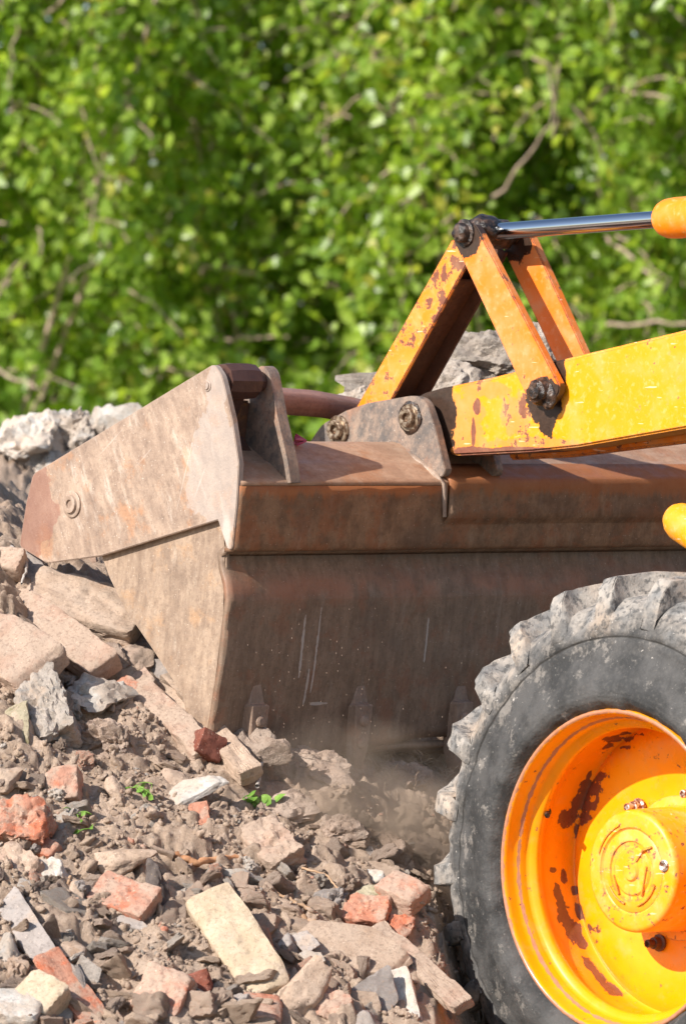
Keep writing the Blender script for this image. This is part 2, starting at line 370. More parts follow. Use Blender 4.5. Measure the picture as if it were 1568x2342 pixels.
st_ = t.ramp(t.math('ADD', t.noise(16, 8, r=.75), t.math('MULTIPLY', t.ramp(R_, .36, .5), .06)), .58, .66); c = t.mix(t.math('MULTIPLY', st_, .5), c, (.30, .27, .24))
sp = t.ramp(t.noise(85, 4, r=.7), .655, .69); c = t.mix(t.math('MULTIPLY', sp, t.ramp(R_, .40, .5, .3, 1)), c, (.50, .46, .42))
rr = t.math('ABSOLUTE', t.math('SUBTRACT', R_, .4815)); c = t.mix(t.ramp(rr, .0012, .0026, .85, 0), c, (.03, .028, .026))
rg_ = t.math('MULTIPLY', t.math('SINE', t.math('MULTIPLY', R_, 560.)), t.ramp(R_, .34, .42, .07, .0))
t.col(c); t.bump(t.math('ADD', t.math('ADD', t.noise(45, 6), rg_), t.math('MULTIPLY', t.noise(220, 3), .4)), .6, .005); M_tyre = t.m

def earth(name, a, b, c3, spec=.15):
    m = M(name, .95, spec)
    g = m.n('ShaderNodeNewGeometry'); pos = g.outputs['Position']
    c = m.mix(m.ramp(m.noise(6, 6, pos), .35, .68), a, b)
    c = m.mix(m.ramp(m.noise(45, 6, pos, .7), .45, .7), c, c3)
    c = m.mix(m.math('MULTIPLY', m.ramp(m.noise(240, 4, pos), .5, .7), .5), c, tuple(x*.55 for x in a))
    c = m.mix(m.ramp(m.vor(130, pos), .1, .06), c, (.45, .38, .33))
    m.col(c); m.bump(m.math('ADD', m.noise(110, 8, pos, .75), m.math('MULTIPLY', m.noise(420, 4, pos), .4)), .9, .007)
    return m.m
M_soil = earth('dry_soil', (.37, .27, .20), (.47, .35, .265), (.53, .41, .32))
M_farsoil = earth('brown_dirt', (.30, .22, .165), (.38, .29, .22), (.42, .33, .26))
def stone(name, a, b, exposed, ex=.5, dust=(.45, .345, .268), du=.55, bumpd=.004, rdv=.25):
    m = M(name, .9, .2)
    r = m.rnd(); off = m.n('ShaderNodeVectorMath'); off.operation = 'ADD'; m.l(m.co, off.inputs[0])
    cb = m.n('ShaderNodeCombineXYZ'); x = m.math('MULTIPLY', r, 37.); m.l(x, cb.inputs[0]); m.l(x, cb.inputs[2]); m.l(cb.outputs[0], off.inputs[1]); v = off.outputs[0]
    c = m.mix(m.ramp(m.noise(22, 5, v), .35, .65), a, b)
    c = m.mix(m.ramp(m.noise(16, 7, v, .7), .66-ex*.25, .74-ex*.25), c, exposed)
    c = m.mix(m.ramp(m.noise(13, 7, v, .65), .68-du*.33, .80-du*.33, 0, .75), c, dust)
    c = m.mix(m.math('MULTIPLY', m.ramp(m.noise(120, 7, v, .75), .5, .62), .55), c, tuple(q*.5 for q in a))
    c = m.mix(m.ramp(m.noise(260, 2, v), .68, .73), c, tuple(min(1, q*1.6) for q in dust))
    hs = m.n('ShaderNodeHueSaturation'); m.l(m.ramp(r, 0, 1, (1-rdv*.7)*.93, (1+rdv*.4)*.93), hs.inputs['Value']); m.l(c, hs.inputs['Color'])
    m.col(hs.outputs[0]); m.bump(m.math('ADD', m.noise(70, 7, v, .7), m.math('MULTIPLY', m.noise(330, 4, v), .35)), .8, bumpd)
    return m.m
SM = dict(
    brick=stone('red_brick', (.46, .24, .17), (.52, .32, .24), (.54, .20, .12), .6, du=.8, rdv=.15),
    dustbrick=stone('dusty_brick', (.40, .27, .20), (.47, .33, .255), (.50, .24, .155), .15, du=.9),
    redbrick=stone('bright_brick', (.46, .19, .12), (.50, .26, .18), (.54, .18, .10), .6, du=.65, rdv=.1),
    darkbrick=stone('dark_brick', (.20, .07, .05), (.27, .10, .07), (.25, .08, .05), .5, du=.15),
    concrete=stone('concrete', (.36, .31, .265), (.45, .39, .34), (.33, .31, .29), .4, du=.5, bumpd=.007),
    grey=stone('grey_slate', (.33, .285, .26), (.40, .35, .32), (.36, .33, .31), .3, du=.45, bumpd=.002),
    white=stone('white_plaster', (.50, .46, .415), (.60, .56, .515), (.45, .43, .40), .3, dust=(.52, .415, .33), du=.8),
    sand=stone('yellow_sandstone', (.50, .385, .265), (.58, .46, .335), (.45, .355, .265), .3, dust=(.50, .39, .30), du=.45, bumpd=.003, rdv=.05),
    tan=stone('tan_stone', (.40, .29, .215), (.48, .36, .275), (.44, .30, .21), .3, du=.6),
    moss=stone('lichen_stone', (.33, .28, .19), (.40, .35, .25), (.25, .22, .12), .5, du=.35),
    dark=stone('speckled_dark_stone', (.12, .095, .085), (.19, .155, .14), (.40, .05, .05), .05, dust=(.30, .22, .12), du=.25),
    clod=stone('earth_clod', (.34, .25, .195), (.43, .325, .26), (.38, .28, .22), .4, dust=(.47, .37, .30), du=.6, bumpd=.009),
    rubble=stone('grey_concrete_lump', (.38, .32, .27), (.48, .42, .36), (.31, .27, .235), .4, dust=(.54, .46, .385), du=.5, bumpd=.012),
)
def simple(name, a, b, sc=30, rg=.8, st=(1, 1, 1), bd=.002):
    m = M(name, rg, .3); v = m.map(st); m.col(m.mix(m.ramp(m.noise(sc, 5, v), .35, .65), a, b)); m.bump(m.noise(sc*3, 4, v), .5, bd); return m.m
M_wood = simple('old_wood', (.36, .22, .13), (.52, .35, .22), 40)
M_orangewood = simple('orange_wood', (.42, .20, .10), (.56, .30, .16), 40)
M_greystick = simple('grey_stick', (.34, .30, .27), (.48, .44, .40), 40)
M_root = simple('dry_roots', (.30, .21, .15), (.50, .40, .32), 40)
M_bark = simple('pinkish_bark', (.30, .215, .165), (.46, .34, .27), 20)
M_weed = simple('weed_leaf', (.10, .22, .03), (.20, .34, .06), 40, .5)
M_pink = simple('pink_tassel', (.45, .06, .12), (.62, .16, .22), 60, .7)

# ------------------------------------------------------------------ setting: ground, bank, rubble mound
def mound_z(x, y):
    x = np.asarray(x, float); y = np.asarray(y, float)
    xc = np.clip(x, -1.3, 1.5)
    zf = .36-.15*(xc+.7); zt = 1.20-.5*(xc+.73); mm = (zt-zf)/1.4
    yy = 13.35-np.log1p(np.exp((13.35-y)*6))/6      # soft plateau
    z = zf+(yy-11.7)*mm
    z = z-np.maximum(0, y-14.1)**1.5*.55
    dx, dy = x-AX, y-AY; f = -CT*dx+ST*dy; n = -ST*dx-CT*dy
    near = 1-sstep(f, .58, .78)
    z = z-np.maximum(0, x-.188*y/12)*2.4*near
    z = z-.06*np.exp(-(((x+.64)/.10)**2+((y-12.98)/.16)**2))          # hollow under the plate tip
    z = z+.012*np.exp(-(((x+.07)/.09)**2+((y-12.85)/.08)**2))-.022*np.exp(-(((x-.12)/.26)**2+((y-13.05)/.22)**2))          # hump pushed up by the blade
    for bx, by, rx, ry, hh in ((-.02, 12.42, .075, .07, .05), (.115, 12.33, .07, .075, .06), (.03, 12.62, .10, .06, .03)): z = z+hh*np.exp(-(((x-bx)/rx)**2+((y-by)/ry)**2)**1.5)
    z = z*(1-sstep(np.abs(x+.2), 2.3, 4.2))
    return np.maximum(z, -.06)
def mound_detail(x, y, z):
    P = np.stack([x, y, z], 1)
    d = .022*fbm(P*7, 3, 5)+.014*fbm(P*19, 3, 9)
    r = 1-np.abs(noise3(P*34, 31)); d += .013*(r-.5)
    s_ = fbm(P*27+4, 2, 61); d += .018*np.clip(s_*6, -.5, .5)*sstep(fbm(P*5, 2, 62), -.15, .2); t_ = fbm(P*13+9, 2, 66); d += .022*np.clip(t_*5-.4, -.5, .5)*sstep(fbm(P*4, 2, 67), -.2, .2)
    l = np.clip(noise3(P*60, 77), -.2, 1); d += .007*l
    d += .0035*noise3(P*130, 12)+.0018*noise3(P*260, 13)
    return d
xs = np.concatenate([np.linspace(-4.6, -1.0, 46)[:-1], np.arange(-1.0, .52, .0042), np.linspace(.52, 4.2, 60)[1:]])
ys = np.concatenate([np.linspace(8.6, 11.0, 30)[:-1], np.arange(11.0, 13.7, .0048), np.linspace(13.7, 19, 90)[1:]])
X, Y = np.meshgrid(xs, ys); x, y = X.ravel(), Y.ravel(); z = mound_z(x, y)
far_l = .96*np.exp(-(((x+1.1)/1.2)**2+((y-15.6)/.7)**4)); z = np.maximum(z, np.where(y > 14.3, far_l*1.55, -1))
z2 = z+mound_detail(x, y, z)*sstep(z, -.06, .05)
nx, ny = len(xs), len(ys); I = (np.arange(ny-1)[:, None]*nx+np.arange(nx-1)[None, :]).ravel()
mo = from_np('rubble_mound', np.stack([x, y, z2], 1), np.stack([I, I+1, I+nx+1, I+nx], 1), M_soil); tag(mo, 'sloping heap of crumbly dry brown earth under the bucket', kind='structure')
def ray_mound(u, v):                     # walk a sight line down to the mound
    d = 11.0
    for _ in range(900):
        xx = (u-CX)/F*d; zz = H-(v-YH)/F*d
        if zz <= mound_z(np.array([xx]), np.array([d]))[0]: break
        d += .004
    return Vector((xx, d, zz))
gx = np.concatenate([-np.geomspace(300, 6, 14), np.linspace(-5, 5, 22), np.geomspace(6, 300, 14)]); gy = np.concatenate([[-60, -20, 0, 6], np.linspace(8, 34, 60), np.geomspace(38, 500, 12)])
X, Y = np.meshgrid(gx, gy); x, y = X.ravel(), Y.ravel()
def bank(x, y): return -.02+1.45*sstep(y, 19, 26.5)+.08*noise3(np.stack([x*.8, y*.8, x*0], 1), 3)*sstep(y, 17, 20)
z = bank(x, y)
nx, ny = len(gx), len(gy); I = (np.arange(ny-1)[:, None]*nx+np.arange(nx-1)[None, :]).ravel()
m = M('grassy_ground', .95, .15)
c = m.mix(m.ramp(m.noise(.6, 6), .4, .6), (.05, .085, .018), (.075, .12, .03)); c = m.mix(m.ramp(m.noise(9, 5), .4, .7), c, (.10, .15, .03)); sx = m.n('ShaderNodeSeparateXYZ'); m.l(m.co, sx.inputs[0])
c = m.mix(m.ramp(sx.outputs['Y'], 17, 20), (.24, .18, .13), c); m.col(c); M_grass = m.m
g = from_np('ground', np.stack([x, y, z], 1), np.stack([I, I+1, I+nx+1, I+nx], 1), M_grass); tag(g, kind='structure')

# ------------------------------------------------------------------ foliage
def leaf_mat(name, a, b, c3):
    m = M(name, .34, .55)
    at = m.n('ShaderNodeAttribute'); at.attribute_name = 'tint'
    c = m.mix(m.ramp(at.outputs['Fac'], .15, .7), a, b); c = m.mix(m.ramp(at.outputs['Fac'], .86, .97), c, c3)
    m.col(c)
    tr = m.n('ShaderNodeBsdfTranslucent'); hs = m.n('ShaderNodeHueSaturation'); hs.inputs['Hue'].default_value = .485; hs.inputs['Value'].default_value = 1.5; hs.inputs['Saturation'].default_value = 1.1; m.l(c, hs.inputs['Color']); m.l(hs.outputs[0], tr.inputs[0])
    mx = m.n('ShaderNodeMixShader'); mx.inputs[0].default_value = .56
    m.l(m.b.outputs[0], mx.inputs[1]); m.l(tr.outputs[0], mx.inputs[2]); m.l(mx.outputs[0], m.t.nodes['Material Output'].inputs[0])
    return m.m
M_leaf = leaf_mat('poplar_leaf', (.20, .325, .045), (.40, .53, .09), (.52, .50, .10))
def unit(v): return v/(np.linalg.norm(v, axis=-1, keepdims=True)+1e-9)
def leaves_mesh(name, P, size, mat, parent, tint, down=.5, loc=(0, 0, 0)):
    n = len(P)
    N = unit(rng.normal(size=(n, 3))*.75+np.array((-.35, -.55, .55)))
    T = unit(rng.normal(size=(n, 3))*.6+np.array((0, -.1, -down*1.6))); T = unit(T-N*(T*N).sum(1)[:, None]); B = np.cross(N, T)
    shp = np.array([(0, 0, 0), (.22, .40, .06), (.62, .30, .05), (1, 0, -.06), (.62, -.30, .05), (.22, -.40, .06)])
    s = (size*rng.uniform(.6, 1.25, n))[:, None]
    V = np.stack([P+s*(T*a+B*b+N*c) for a, b, c in shp], 1).reshape(-1, 3)
    i = np.arange(n)[:, None]*6
    Fa = np.concatenate([i+np.array([[0, 1, 2]]), i+np.array([[0, 2, 3]]), i+np.array([[0, 3, 4]]), i+np.array([[0, 4, 5]])])
    o = from_np(name, V-np.array(loc), Fa, mat, parent, sm=False)
    at = o.data.attributes.new('tint', 'FLOAT', 'POINT'); at.data.foreach_set('value', np.repeat(tint, 6).astype(np.float32))
    return o
def shrub(x0, y0, rad, top, nspray, label, density=1.0, bare=11):
    zb = float(bank(np.array([x0]), np.array([y0]))[0])-.05
    root = empty('poplar_shrub', (x0, y0, zb)); tag(root, label, 'shrub', 'poplar shrubs in the thicket behind the loader')
    Vs, Fs, off = [], [], 0
    def add(path, r):
        nonlocal off
        V, Fa = tube_np(path, r, 5); Vs.append(V); Fs.append(Fa+off); off += len(V)
    stems = []
    for k in range(2):
        a = rng.choice([0, math.pi])+rng.uniform(-.5, .5); n = 9; t = np.linspace(0, 1, n)
        lean = rng.uniform(.7, 1.5)*rad
        p = np.stack([x0+math.cos(a)*lean*t+np.cumsum(rng.normal(0, .015, n)), y0+math.sin(a)*lean*t+rng.normal(0, .03, n), zb+(top-zb)*rng.uniform(.8, .98)*t], 1)
        V, Fa = tube_np(p, np.linspace(.016, .005, n), 5); from_np('trunk', V-np.array((x0, y0, zb)), Fa, M_bark, root)
    LP, TI = [], []
    for i in range(nspray):
        # spray base somewhere in the crown, towards its outside
        a = rng.uniform(0, 6.28); hz = rng.uniform(0, 1); rr = rad*(1-.45*hz**2)*math.sqrt(rng.uniform(.12, 1))
        b = np.array([x0+math.cos(a)*rr, y0+math.sin(a)*rr*.8, zb+.1+(top-zb)*hz])
        L = rng.uniform(.22, .5); d = unit(np.array([math.cos(a)*.7+rng.normal(0, .5), math.sin(a)*.5-.25+rng.normal(0, .4), rng.uniform(-.7, .9)]))
        n = 6; t = np.linspace(0, 1, n)[:, None]; p = b+d*L*t+np.array([0, 0, -1])*(t**2)*L*.45+rng.normal(0, .012, (n, 3))
        if i % 2 == 0: add(p, np.linspace(.0065, .0025, n))
        k = int(rng.integers(12, 24)*density); tt = rng.uniform(0, 1, k); q = np.stack([np.interp(tt, t[:, 0], p[:, j]) for j in range(3)], 1)+rng.normal(0, .055, (k, 3))
        LP.append(q); TI.append(np.clip(rng.normal(.45+rng.normal(0, .2), .2, k), 0, 1))
    for i in range(bare):     # long bare twigs standing out of the leaves towards the viewer side
        hz = rng.uniform(.05, .9); a = rng.uniform(-2.6, -.5); rr = rad*(1-.45*hz**2)
        b = np.array([x0+math.cos(a)*rr*.6, y0+math.sin(a)*rr*.8, zb+.2+(top-zb)*hz]); d = unit(np.array([rng.normal(0, 1), -.25, rng.normal(.25, .5)])); L = rng.uniform(.25, .6)
        n = 8; t = np.linspace(0, 1, n)[:, None]; V, Fa = tube_np(b+d*L*t+rng.normal(0, .007, (n, 3))+np.array([0, -.3, 0])*t*.6, np.linspace(.010, .005, n), 5); from_np('branch', V-np.array((x0, y0, zb)), Fa, M_bark, root)
    tag(from_np('twigs', np.concatenate(Vs)-np.array((x0, y0, zb)), np.concatenate(Fs), M_bark, root), kind='stuff')
    LP = np.concatenate(LP); TI = np.concatenate(TI)
    tag(leaves_mesh('crown', LP, .067, M_leaf, root, TI, loc=(x0, y0, zb)), kind='stuff')
spots = [(-2.75, 27.2, 'leafy poplar shrub beyond the frame edge left of the white rubble'), (-1.55, 26.4, 'leafy poplar shrub standing above the white rubble at far left, with bare curved twigs'),
         (-.35, 27.0, 'poplar shrub rising behind the near top corner of the bucket'), (.8, 26.5, 'poplar shrub filling the gap behind the orange bell crank levers'),
         (1.95, 27.1, 'poplar shrub behind the yellow loader arm at the right edge'), (3.1, 26.7, 'poplar shrub beyond the hydraulic cylinder, outermost on the right')]
for sx_, sy_, lb in spots: shrub(sx_, sy_, .95, 4.9+rng.uniform(-.2, .3), 640, lb)
for sx_, sy_, lb in [(-2.2, 28.7, 'taller poplar shrub in the rear row, far left'), (-.95, 28.6, 'taller poplar shrub in the rear row, between the white rubble and bucket corner'),
                     (.25, 28.8, 'taller poplar shrub in the rear row above the bucket middle'), (1.4, 28.6, 'taller poplar shrub in the rear row above the lever apex'), (2.6, 28.8, 'taller poplar shrub in the rear row, far right')]:
    shrub(sx_, sy_, 1.05, 5.9, 520, lb, bare=2)
# low ground cover on the bank: nobody could count it
n = 9000; px = rng.uniform(-5, 5, n); py = rng.uniform(21.5, 27.5, n); pz = bank(px, py)+rng.uniform(0, .45, n)*rng.uniform(.3, 1, n)
o = leaves_mesh('undergrowth', np.stack([px, py, pz], 1), .085, M_leaf, None, np.clip(rng.normal(.3, .2, n), 0, 1), down=-.7); tag(o, 'low leafy undergrowth on the bank below the poplar shrubs', 'undergrowth', kind='stuff')
n = 50000; px = rng.uniform(-6, 6, n); py = rng.uniform(29.3, 30.6, n); pz = 1.3+rng.uniform(0, 5.6, n)
o = leaves_mesh('far_foliage', np.stack([px, py, pz], 1), .145, M_leaf, None, np.clip(rng.normal(.25, .2, n), 0, 1)); tag(o, 'dense dark mass of leaves deep in the thicket behind the shrubs', 'foliage', kind='stuff')

# ------------------------------------------------------------------ the loader
ROOT = empty('wheel_loader', (AX, AY, 0), math.atan2(ST, -CT))
tag(ROOT, 'old yellow wheel loader pushing its rusty brown bucket into the rubble heap', 'loader')
N0 = .12
def outl(px, n): return [UN(u, v, n) for u, v in px]
Ffb = UN(545, 1103, N0)[0]
# bucket shell: back profile swept over the width
Ffb = Fb0
prof_top = [(Ffb+.30, 1.33), (Ffb+.20, 1.44), (Ffb+.175, 1.488), (Ffb+.155, 1.494), (Ffb+.135, 1.488), (Ffb+.075, 1.452), (Ffb+.055, 1.444), (Ffb+.012, 1.414), (Ffb+.002, 1.408), (Ffb, 1.400)]
def zrow(v, u=540): return UN(u, v, N0)[1]
b1 = UN(530, 1252, N0)
band = [(Ffb, 1.400), (b1[0], b1[1]), (b1[0]+.004, b1[1]-.005), (b1[0]+.03, b1[1]-.006)]
pn = [(516, 1268), (514, 1300), (511, 1335), (511, 1372), (508, 1440), (500, 1520), (490, 1590), (482, 1650), (474, 1722)]
panel = [(b1[0]+.028, b1[1]-.004)]+[UN(u, v, N0-.012) for u, v in pn]
panel[0] = (panel[0][0]+.006, panel[0][1]); panel[1] = (panel[1][0]+.020, panel[1][1]); panel[2] = (panel[2][0]+.013, panel[2][1]); panel[3] = (panel[3][0]-.003, panel[3][1]); panel[4] = (panel[4][0]-.009, panel[4][1]); panel[5] = (panel[5][0]-.001, panel[5][1])
NE = -2.1
def sweep(name, prof, n0, n1, mat, parent, nseg=60, thick=.014, ang=30, wob=0, edge=None):
    f = np.array([p[0] for p in prof]); zz = np.array([p[1] for p in prof])
    # resample the profile finely enough for dents
    s = np.concatenate([[0], np.cumsum(np.hypot(np.diff(f), np.diff(zz)))]); k = max(len(prof), int(s[-1]/.02)); ss = np.unique(np.concatenate([s, np.linspace(0, s[-1], k)]))
    f = np.interp(ss, s, f); zz = np.interp(ss, s, zz); n = np.linspace(n0, n1, nseg)
    Fg, Ng = np.meshgrid(f, n); Zg = np.meshgrid(zz, n)[0]; P = np.stack([Fg.ravel(), Ng.ravel(), Zg.ravel()], 1)
    if wob: P[:, 0] += wob*fbm(P*3.1, 3, 4)+wob*.4*fbm(P*11, 2, 6)
    if edge: edge(P, len(f), nseg)
    a, b = len(f), nseg; I = (np.arange(b-1)[:, None]*a+np.arange(a-1)[None, :]).ravel(); Fa = np.stack([I, I+1, I+a+1, I+a], 1)
    o = from_np(name, P, Fa, mat, parent)
    md = o.modifiers.new('thickness', 'SOLIDIFY'); md.thickness = thick; md.offset = 0
    o.data.set_sharp_from_angle(angle=math.radians(ang)); return o
def scallop(P, a, b):
    j = np.arange(len(P)) % a; w_ = np.clip((j-(a-6))/5, 0, 1)
    P[:, 2] += w_*(.016*np.sin(P[:, 1]*9.5+.6)+.006*noise3(P*30, 3))
back = sweep('bucket', panel, N0-.012, NE, M_panel, ROOT, 120, wob=.005, edge=scallop)
tag(back, 'dark brown rusty back panel of the bucket')
# bucket floor carries on forward, buried in the heap
sweep('bucket_floor', [(panel[-1][0], panel[-1][1]), (panel[-1][0]+.12, panel[-1][1]-.03), (panel[-1][0]+.7, panel[-1][1]-.02)], N0-.012, NE, M_panel, back, 10)
band_o = sweep('back_beam', band, N0-.006, NE, M_back, back, 120, wob=.003, thick=.008, ang=50)
shelf = sweep('top_shelf', prof_top, N0-.008, NE, M_shelf, back, 120, wob=.002, thick=.008, ang=50)
# raised weld step where the beam thickens behind the arm
def stepbeam(n0, n1, d):
    pr = [(Ffb+.05, 1.447), (Ffb+.008, 1.420), (Ffb-d*.6, 1.414), (Ffb-d, 1.404), (Ffb-d+.006, 1.33), (b1[0]-d*.6, b1[1]+.045), (b1[0]+.001, b1[1]+.02)]
    return sweep('beam_doubler', pr, n0, n1, M_back, back, 70, wob=.002, thick=.005, ang=50)
stepbeam(-.50, NE, .011)
# near side plates
up = rounded(outl([(489, 832), (507, 858), (531, 960), (546, 1060), (541, 1150), (530, 1259), (519, 1254), (498, 1189), (232, 1271), (107, 1288), (44, 1250), (60, 1150), (75, 1084)], N0), .012, {0, 1, 4, 5, 9, 10, 12})
sp_ = plate('side_plate', up, N0, N0-.016, M_side, back, .0025); tag(sp_, 'scoured tan side plate with a bolt near its tip')
lo = outl([(222, 1240), (515, 1170), (517, 1262), (514, 1400), (500, 1520), (484, 1640), (476, 1730), (520, 1900), (470, 1760), (425, 1600), (347, 1482), (285, 1392), (250, 1320)], N0-.02)
lo = outl([(222, 1240), (515, 1170), (518, 1262), (515, 1400), (501, 1520), (485, 1640), (474, 1735), (440, 1720), (418, 1590), (347, 1482), (285, 1392), (250, 1320)], N0-.02)
lp = plate('jaw_plate', lo, N0-.0175, N0-.032, M_lowside, back, .0035); tag(lp, 'dusty tan lower side plate with a curved front edge')
# ear plate beside the side plate (same outline above the beam)
NS = -.03
ear = rounded([UN(605, 833, NS), UN(622, 850, NS), UN(640, 950, NS), UN(664, 1055, NS), UN(671, 1104, NS), (Ffb+.06, 1.40), (Ffb+.20, 1.44), (Ffb+.28, 1.45), (Ffb+.22, 1.56), UN(588, 850, NS)], .014, {0, 1, 9})
ep = plate('ear_plate', ear, NS+.008, NS-.022, M_clevis, back, .003)  # dark steel here also stands in for the side plate's shade on the ear
lathe('pivot_roller', [(0, .0), (0, .026), (.012, .03), (.012, .038), (.04, .041), (.075, .041), (.10, .038), (.10, .024), (.128, .022)], (UN(548, 872, .04)[0], N0-.016, UN(548, 872, .04)[1]), (0, -1, 0), M_roller, back, 10, ang=30)
bm = bmesh.new(); q0 = Vector((UN(548, 885, .04)[0]+.015, .045, 1.60)); bar(bm, q0, q0+Vector((.10, 0, -.16)), (0, 1, 0), .06, .02); bar(bm, (Ffb+.10, .045, 1.44), (Ffb+.16, .045, 1.56), (0, 1, 0), .11, .010)
from_bm('jaw_hinge_arm', bm, M_roller, back)
plate('cavity_shade_fill', [(Ffb+.085, 1.452), (Ffb+.13, 1.50), (Ffb+.115, 1.585), (Ffb+.20, 1.60), (Ffb+.30, 1.50), (Ffb+.28, 1.44), (Ffb+.15, 1.44)], N0-.03, NS+.012, M_inner, back, .004)  # dark filler added between the plates to stand in for the cavity's shade
# torque bar from the ear plate to behind the clevis
def PF(u, v, f):
    k = (u-CX)/F; n = (AX-CT*f-k*(AY+ST*f))/(ST-CT*k); return (f, n, H-(v-YH)/F*(AY+ST*f-CT*n))
tp = np.array([PF(575, 910, 1.45), PF(640, 917, 1.45), PF(720, 923, 1.45), PF(800, 937, 1.45), PF(860, 950, 1.45)])
t_ = np.linspace(0, 1, 24); tp = np.stack([np.interp(t_, np.linspace(0, 1, len(tp)), tp[:, k]) for k in range(3)], 1)
V, Fa = tube_np(tp, .033, 4); tb = from_np('torque_bar', V, Fa, M_bar, back, sm=False); tag(tb, 'reddish steel bar running behind the bucket lip')
def disc(name, u, v, n, r, h, mat, parent, bolt=True, socket=True):
    f, z = UN(u, v, n); pr = [(-.004, r), (h*.35, r), (h*.45, r*.94), (h*.46, r*.70), (h, r*.66), (h*1.05, r*.58)]
    pr += [(h*.95, r*.34), (h*.55, r*.30), (h*.5, 0)] if socket else [(h*1.05, 0)]
    return lathe(name, pr, (f, n, z), (0, 1, 0), mat, parent, 28)
disc('side_bolt', 166, 1153, N0, .030, .011, M_side, back, socket=True)
disc('rivet', 474, 882, N0, .013, .005, M_side, back, socket=False)
disc('rivet', 600, 883, NS+.008, .010, .006, M_roller, back, socket=False)
# clevis plates on the bucket with their pins
def clevis(n):
    d = .49
    pts = [UN(u, v, -.50) for u, v in [(700, 1040), (745, 972), (800, 940), (850, 922), (958, 904), (984, 916), (1004, 975), (1028, 1074), (1024, 1090), (985, 1100)]]
    pts = rounded(pts, .018, {1, 4, 5, 8})
    o = plate('clevis_plate', pts, n, n-.022, M_clevis, back, .0035); return o
tag(clevis(-.485), 'grey worn clevis plate with two pins'); clevis(-.645)
disc('clevis_pin', 776, 983, -.485, .033, .020, M_bolt, back); disc('clevis_pin', 939, 955, -.485, .032, .018, M_bolt, back)
bm = bmesh.new()
lathe('', [(0, .012), (0, .034), (.006, .036), (.010, .030)], (UN(939, 955, -.485)[0], -.487, UN(939, 955, -.485)[1]), (0, 1, 0), None, None, 20, bm=bm)
o = from_bm('grease_ring', bm, M_grease, back); rough(o, .004, 60)
# fillet welds at the foot of the plate
bm = bmesh.new()
wl = [(Ffb+.165, -.483, 1.492), (Ffb+.08, -.482, 1.455), (Ffb+.015, -.481, 1.418), (Ffb-.006, -.488, 1.404), (Ffb-.001, -.492, 1.33)]
V, Fa = tube_np(np.array(wl), [.010, .010, .010, .007, .005], 7); o = from_np('weld_bead', V, Fa, M_side, back); rough(o, .002, 90)
# teeth and their wedge pads on the lower edge of the back
def tooth(u, vt, vb, name='bucket_tooth'):
    k = (u-CX)/F
    # n from the sight line through the panel plane at mid height
    fm = panel[6][0]; n = (AX-CT*fm-k*(AY+ST*fm))/(ST-CT*k); d = AY+ST*fm-CT*n
    zt, zb = H-(vt-YH)/F*d, H-(vb-YH)/F*d
    pf = lambda z: float(np.interp(z, [p[1] for p in panel][::-1], [p[0] for p in panel][::-1]))
    bm = bmesh.new(); zc = zt-.075
    secs = [(zt, .012, .002), (zc+.004, .05, .016), (zc, .060, .030), (zc-.10, .048, .034), (zb, .020, .022)]
    rings = []
    for z, w_, dpt in secs:
        x0 = pf(z)
        rings.append([bm.verts.new((x0+.006, n-w_/2, z)), bm.verts.new((x0+.006, n+w_/2, z)), bm.verts.new((x0-dpt, n+w_/2*.86, z)), bm.verts.new((x0-dpt, n-w_/2*.86, z))])
    for a, b in zip(rings, rings[1:]):
        for i in range(4): bm.faces.new((a[i], a[(i+1) % 4], b[(i+1) % 4], b[i]))
    bm.faces.new(rings[0]); bm.faces.new(rings[-1][::-1])
    bmesh.ops.bevel(bm, geom=bm.edges[:], offset=.002, segments=1, affect='EDGES')
    o = from_bm(name, bm, M_tooth, back)
    for q in (.035, .085):
        bm2 = bmesh.new(); lathe('', [(0, .013), (.006, .012), (.009, .007), (.009, 0)], (pf(zc-q)-.031, n, zc-q), (-1, 0, 0), None, None, 14, bm=bm2); from_bm('tooth_bolt', bm2, M_tooth, o)
tooth(590, 1535, 1775); tooth(828, 1535, 1768); tooth(1058, 1530, 1760); tooth(1270, 1520, 1750)
# --- loader arm
ar = outl([(930, 925), (965, 900), (1005, 888), (1130, 862), (1250, 830), (1568, 754), (1900, 668), (2050, 700), (2050, 915), (1568, 979), (1320, 1022), (1215, 1033), (1040, 1042), (1024, 1036), (985, 985), (940, 965)], NA)
arm = plate('loader_arm', ar, NA, NA-.105, M_arm, ROOT, .005, 3); tag(arm, 'bright yellow loader arm with chipped paint and a greasy end')
ar2 = outl([(1150, 1020), (1290, 1012), (1568, 960), (2050, 900), (2050, 965), (1568, 1012), (1290, 1046), (1160, 1052)], NA-.10)
plate('arm_flange', ar2, NA-.107, NA-.135, M_link, arm, .004)
bm = bmesh.new(); e = UN(2000, 800, NA)
arm2 = arm.copy(); C.objects.link(arm2); arm2.location = (0, -.98, 0); arm2['label'] = 'far loader arm, matching the near one'
# --- levers (bell crank), link, pins
def lever(n, name, px):
    return plate(name, rounded(outl(px, n), .022, {0, 1, 2, 3}, 5), n, n-.022, M_lever, ROOT, .0045, 2)
o = lever(-.500, 'bell_crank', [(1033, 545), (1082, 505), (1283, 890), (1250, 935), (1206, 915)]); tag(o, 'near orange lever plate, greasy at both ends')
o = lever(-.650, 'bell_crank', [(1146, 565), (1198, 508), (1340, 818), (1372, 930), (1322, 935)]); tag(o, 'far orange lever plate with blackened top')
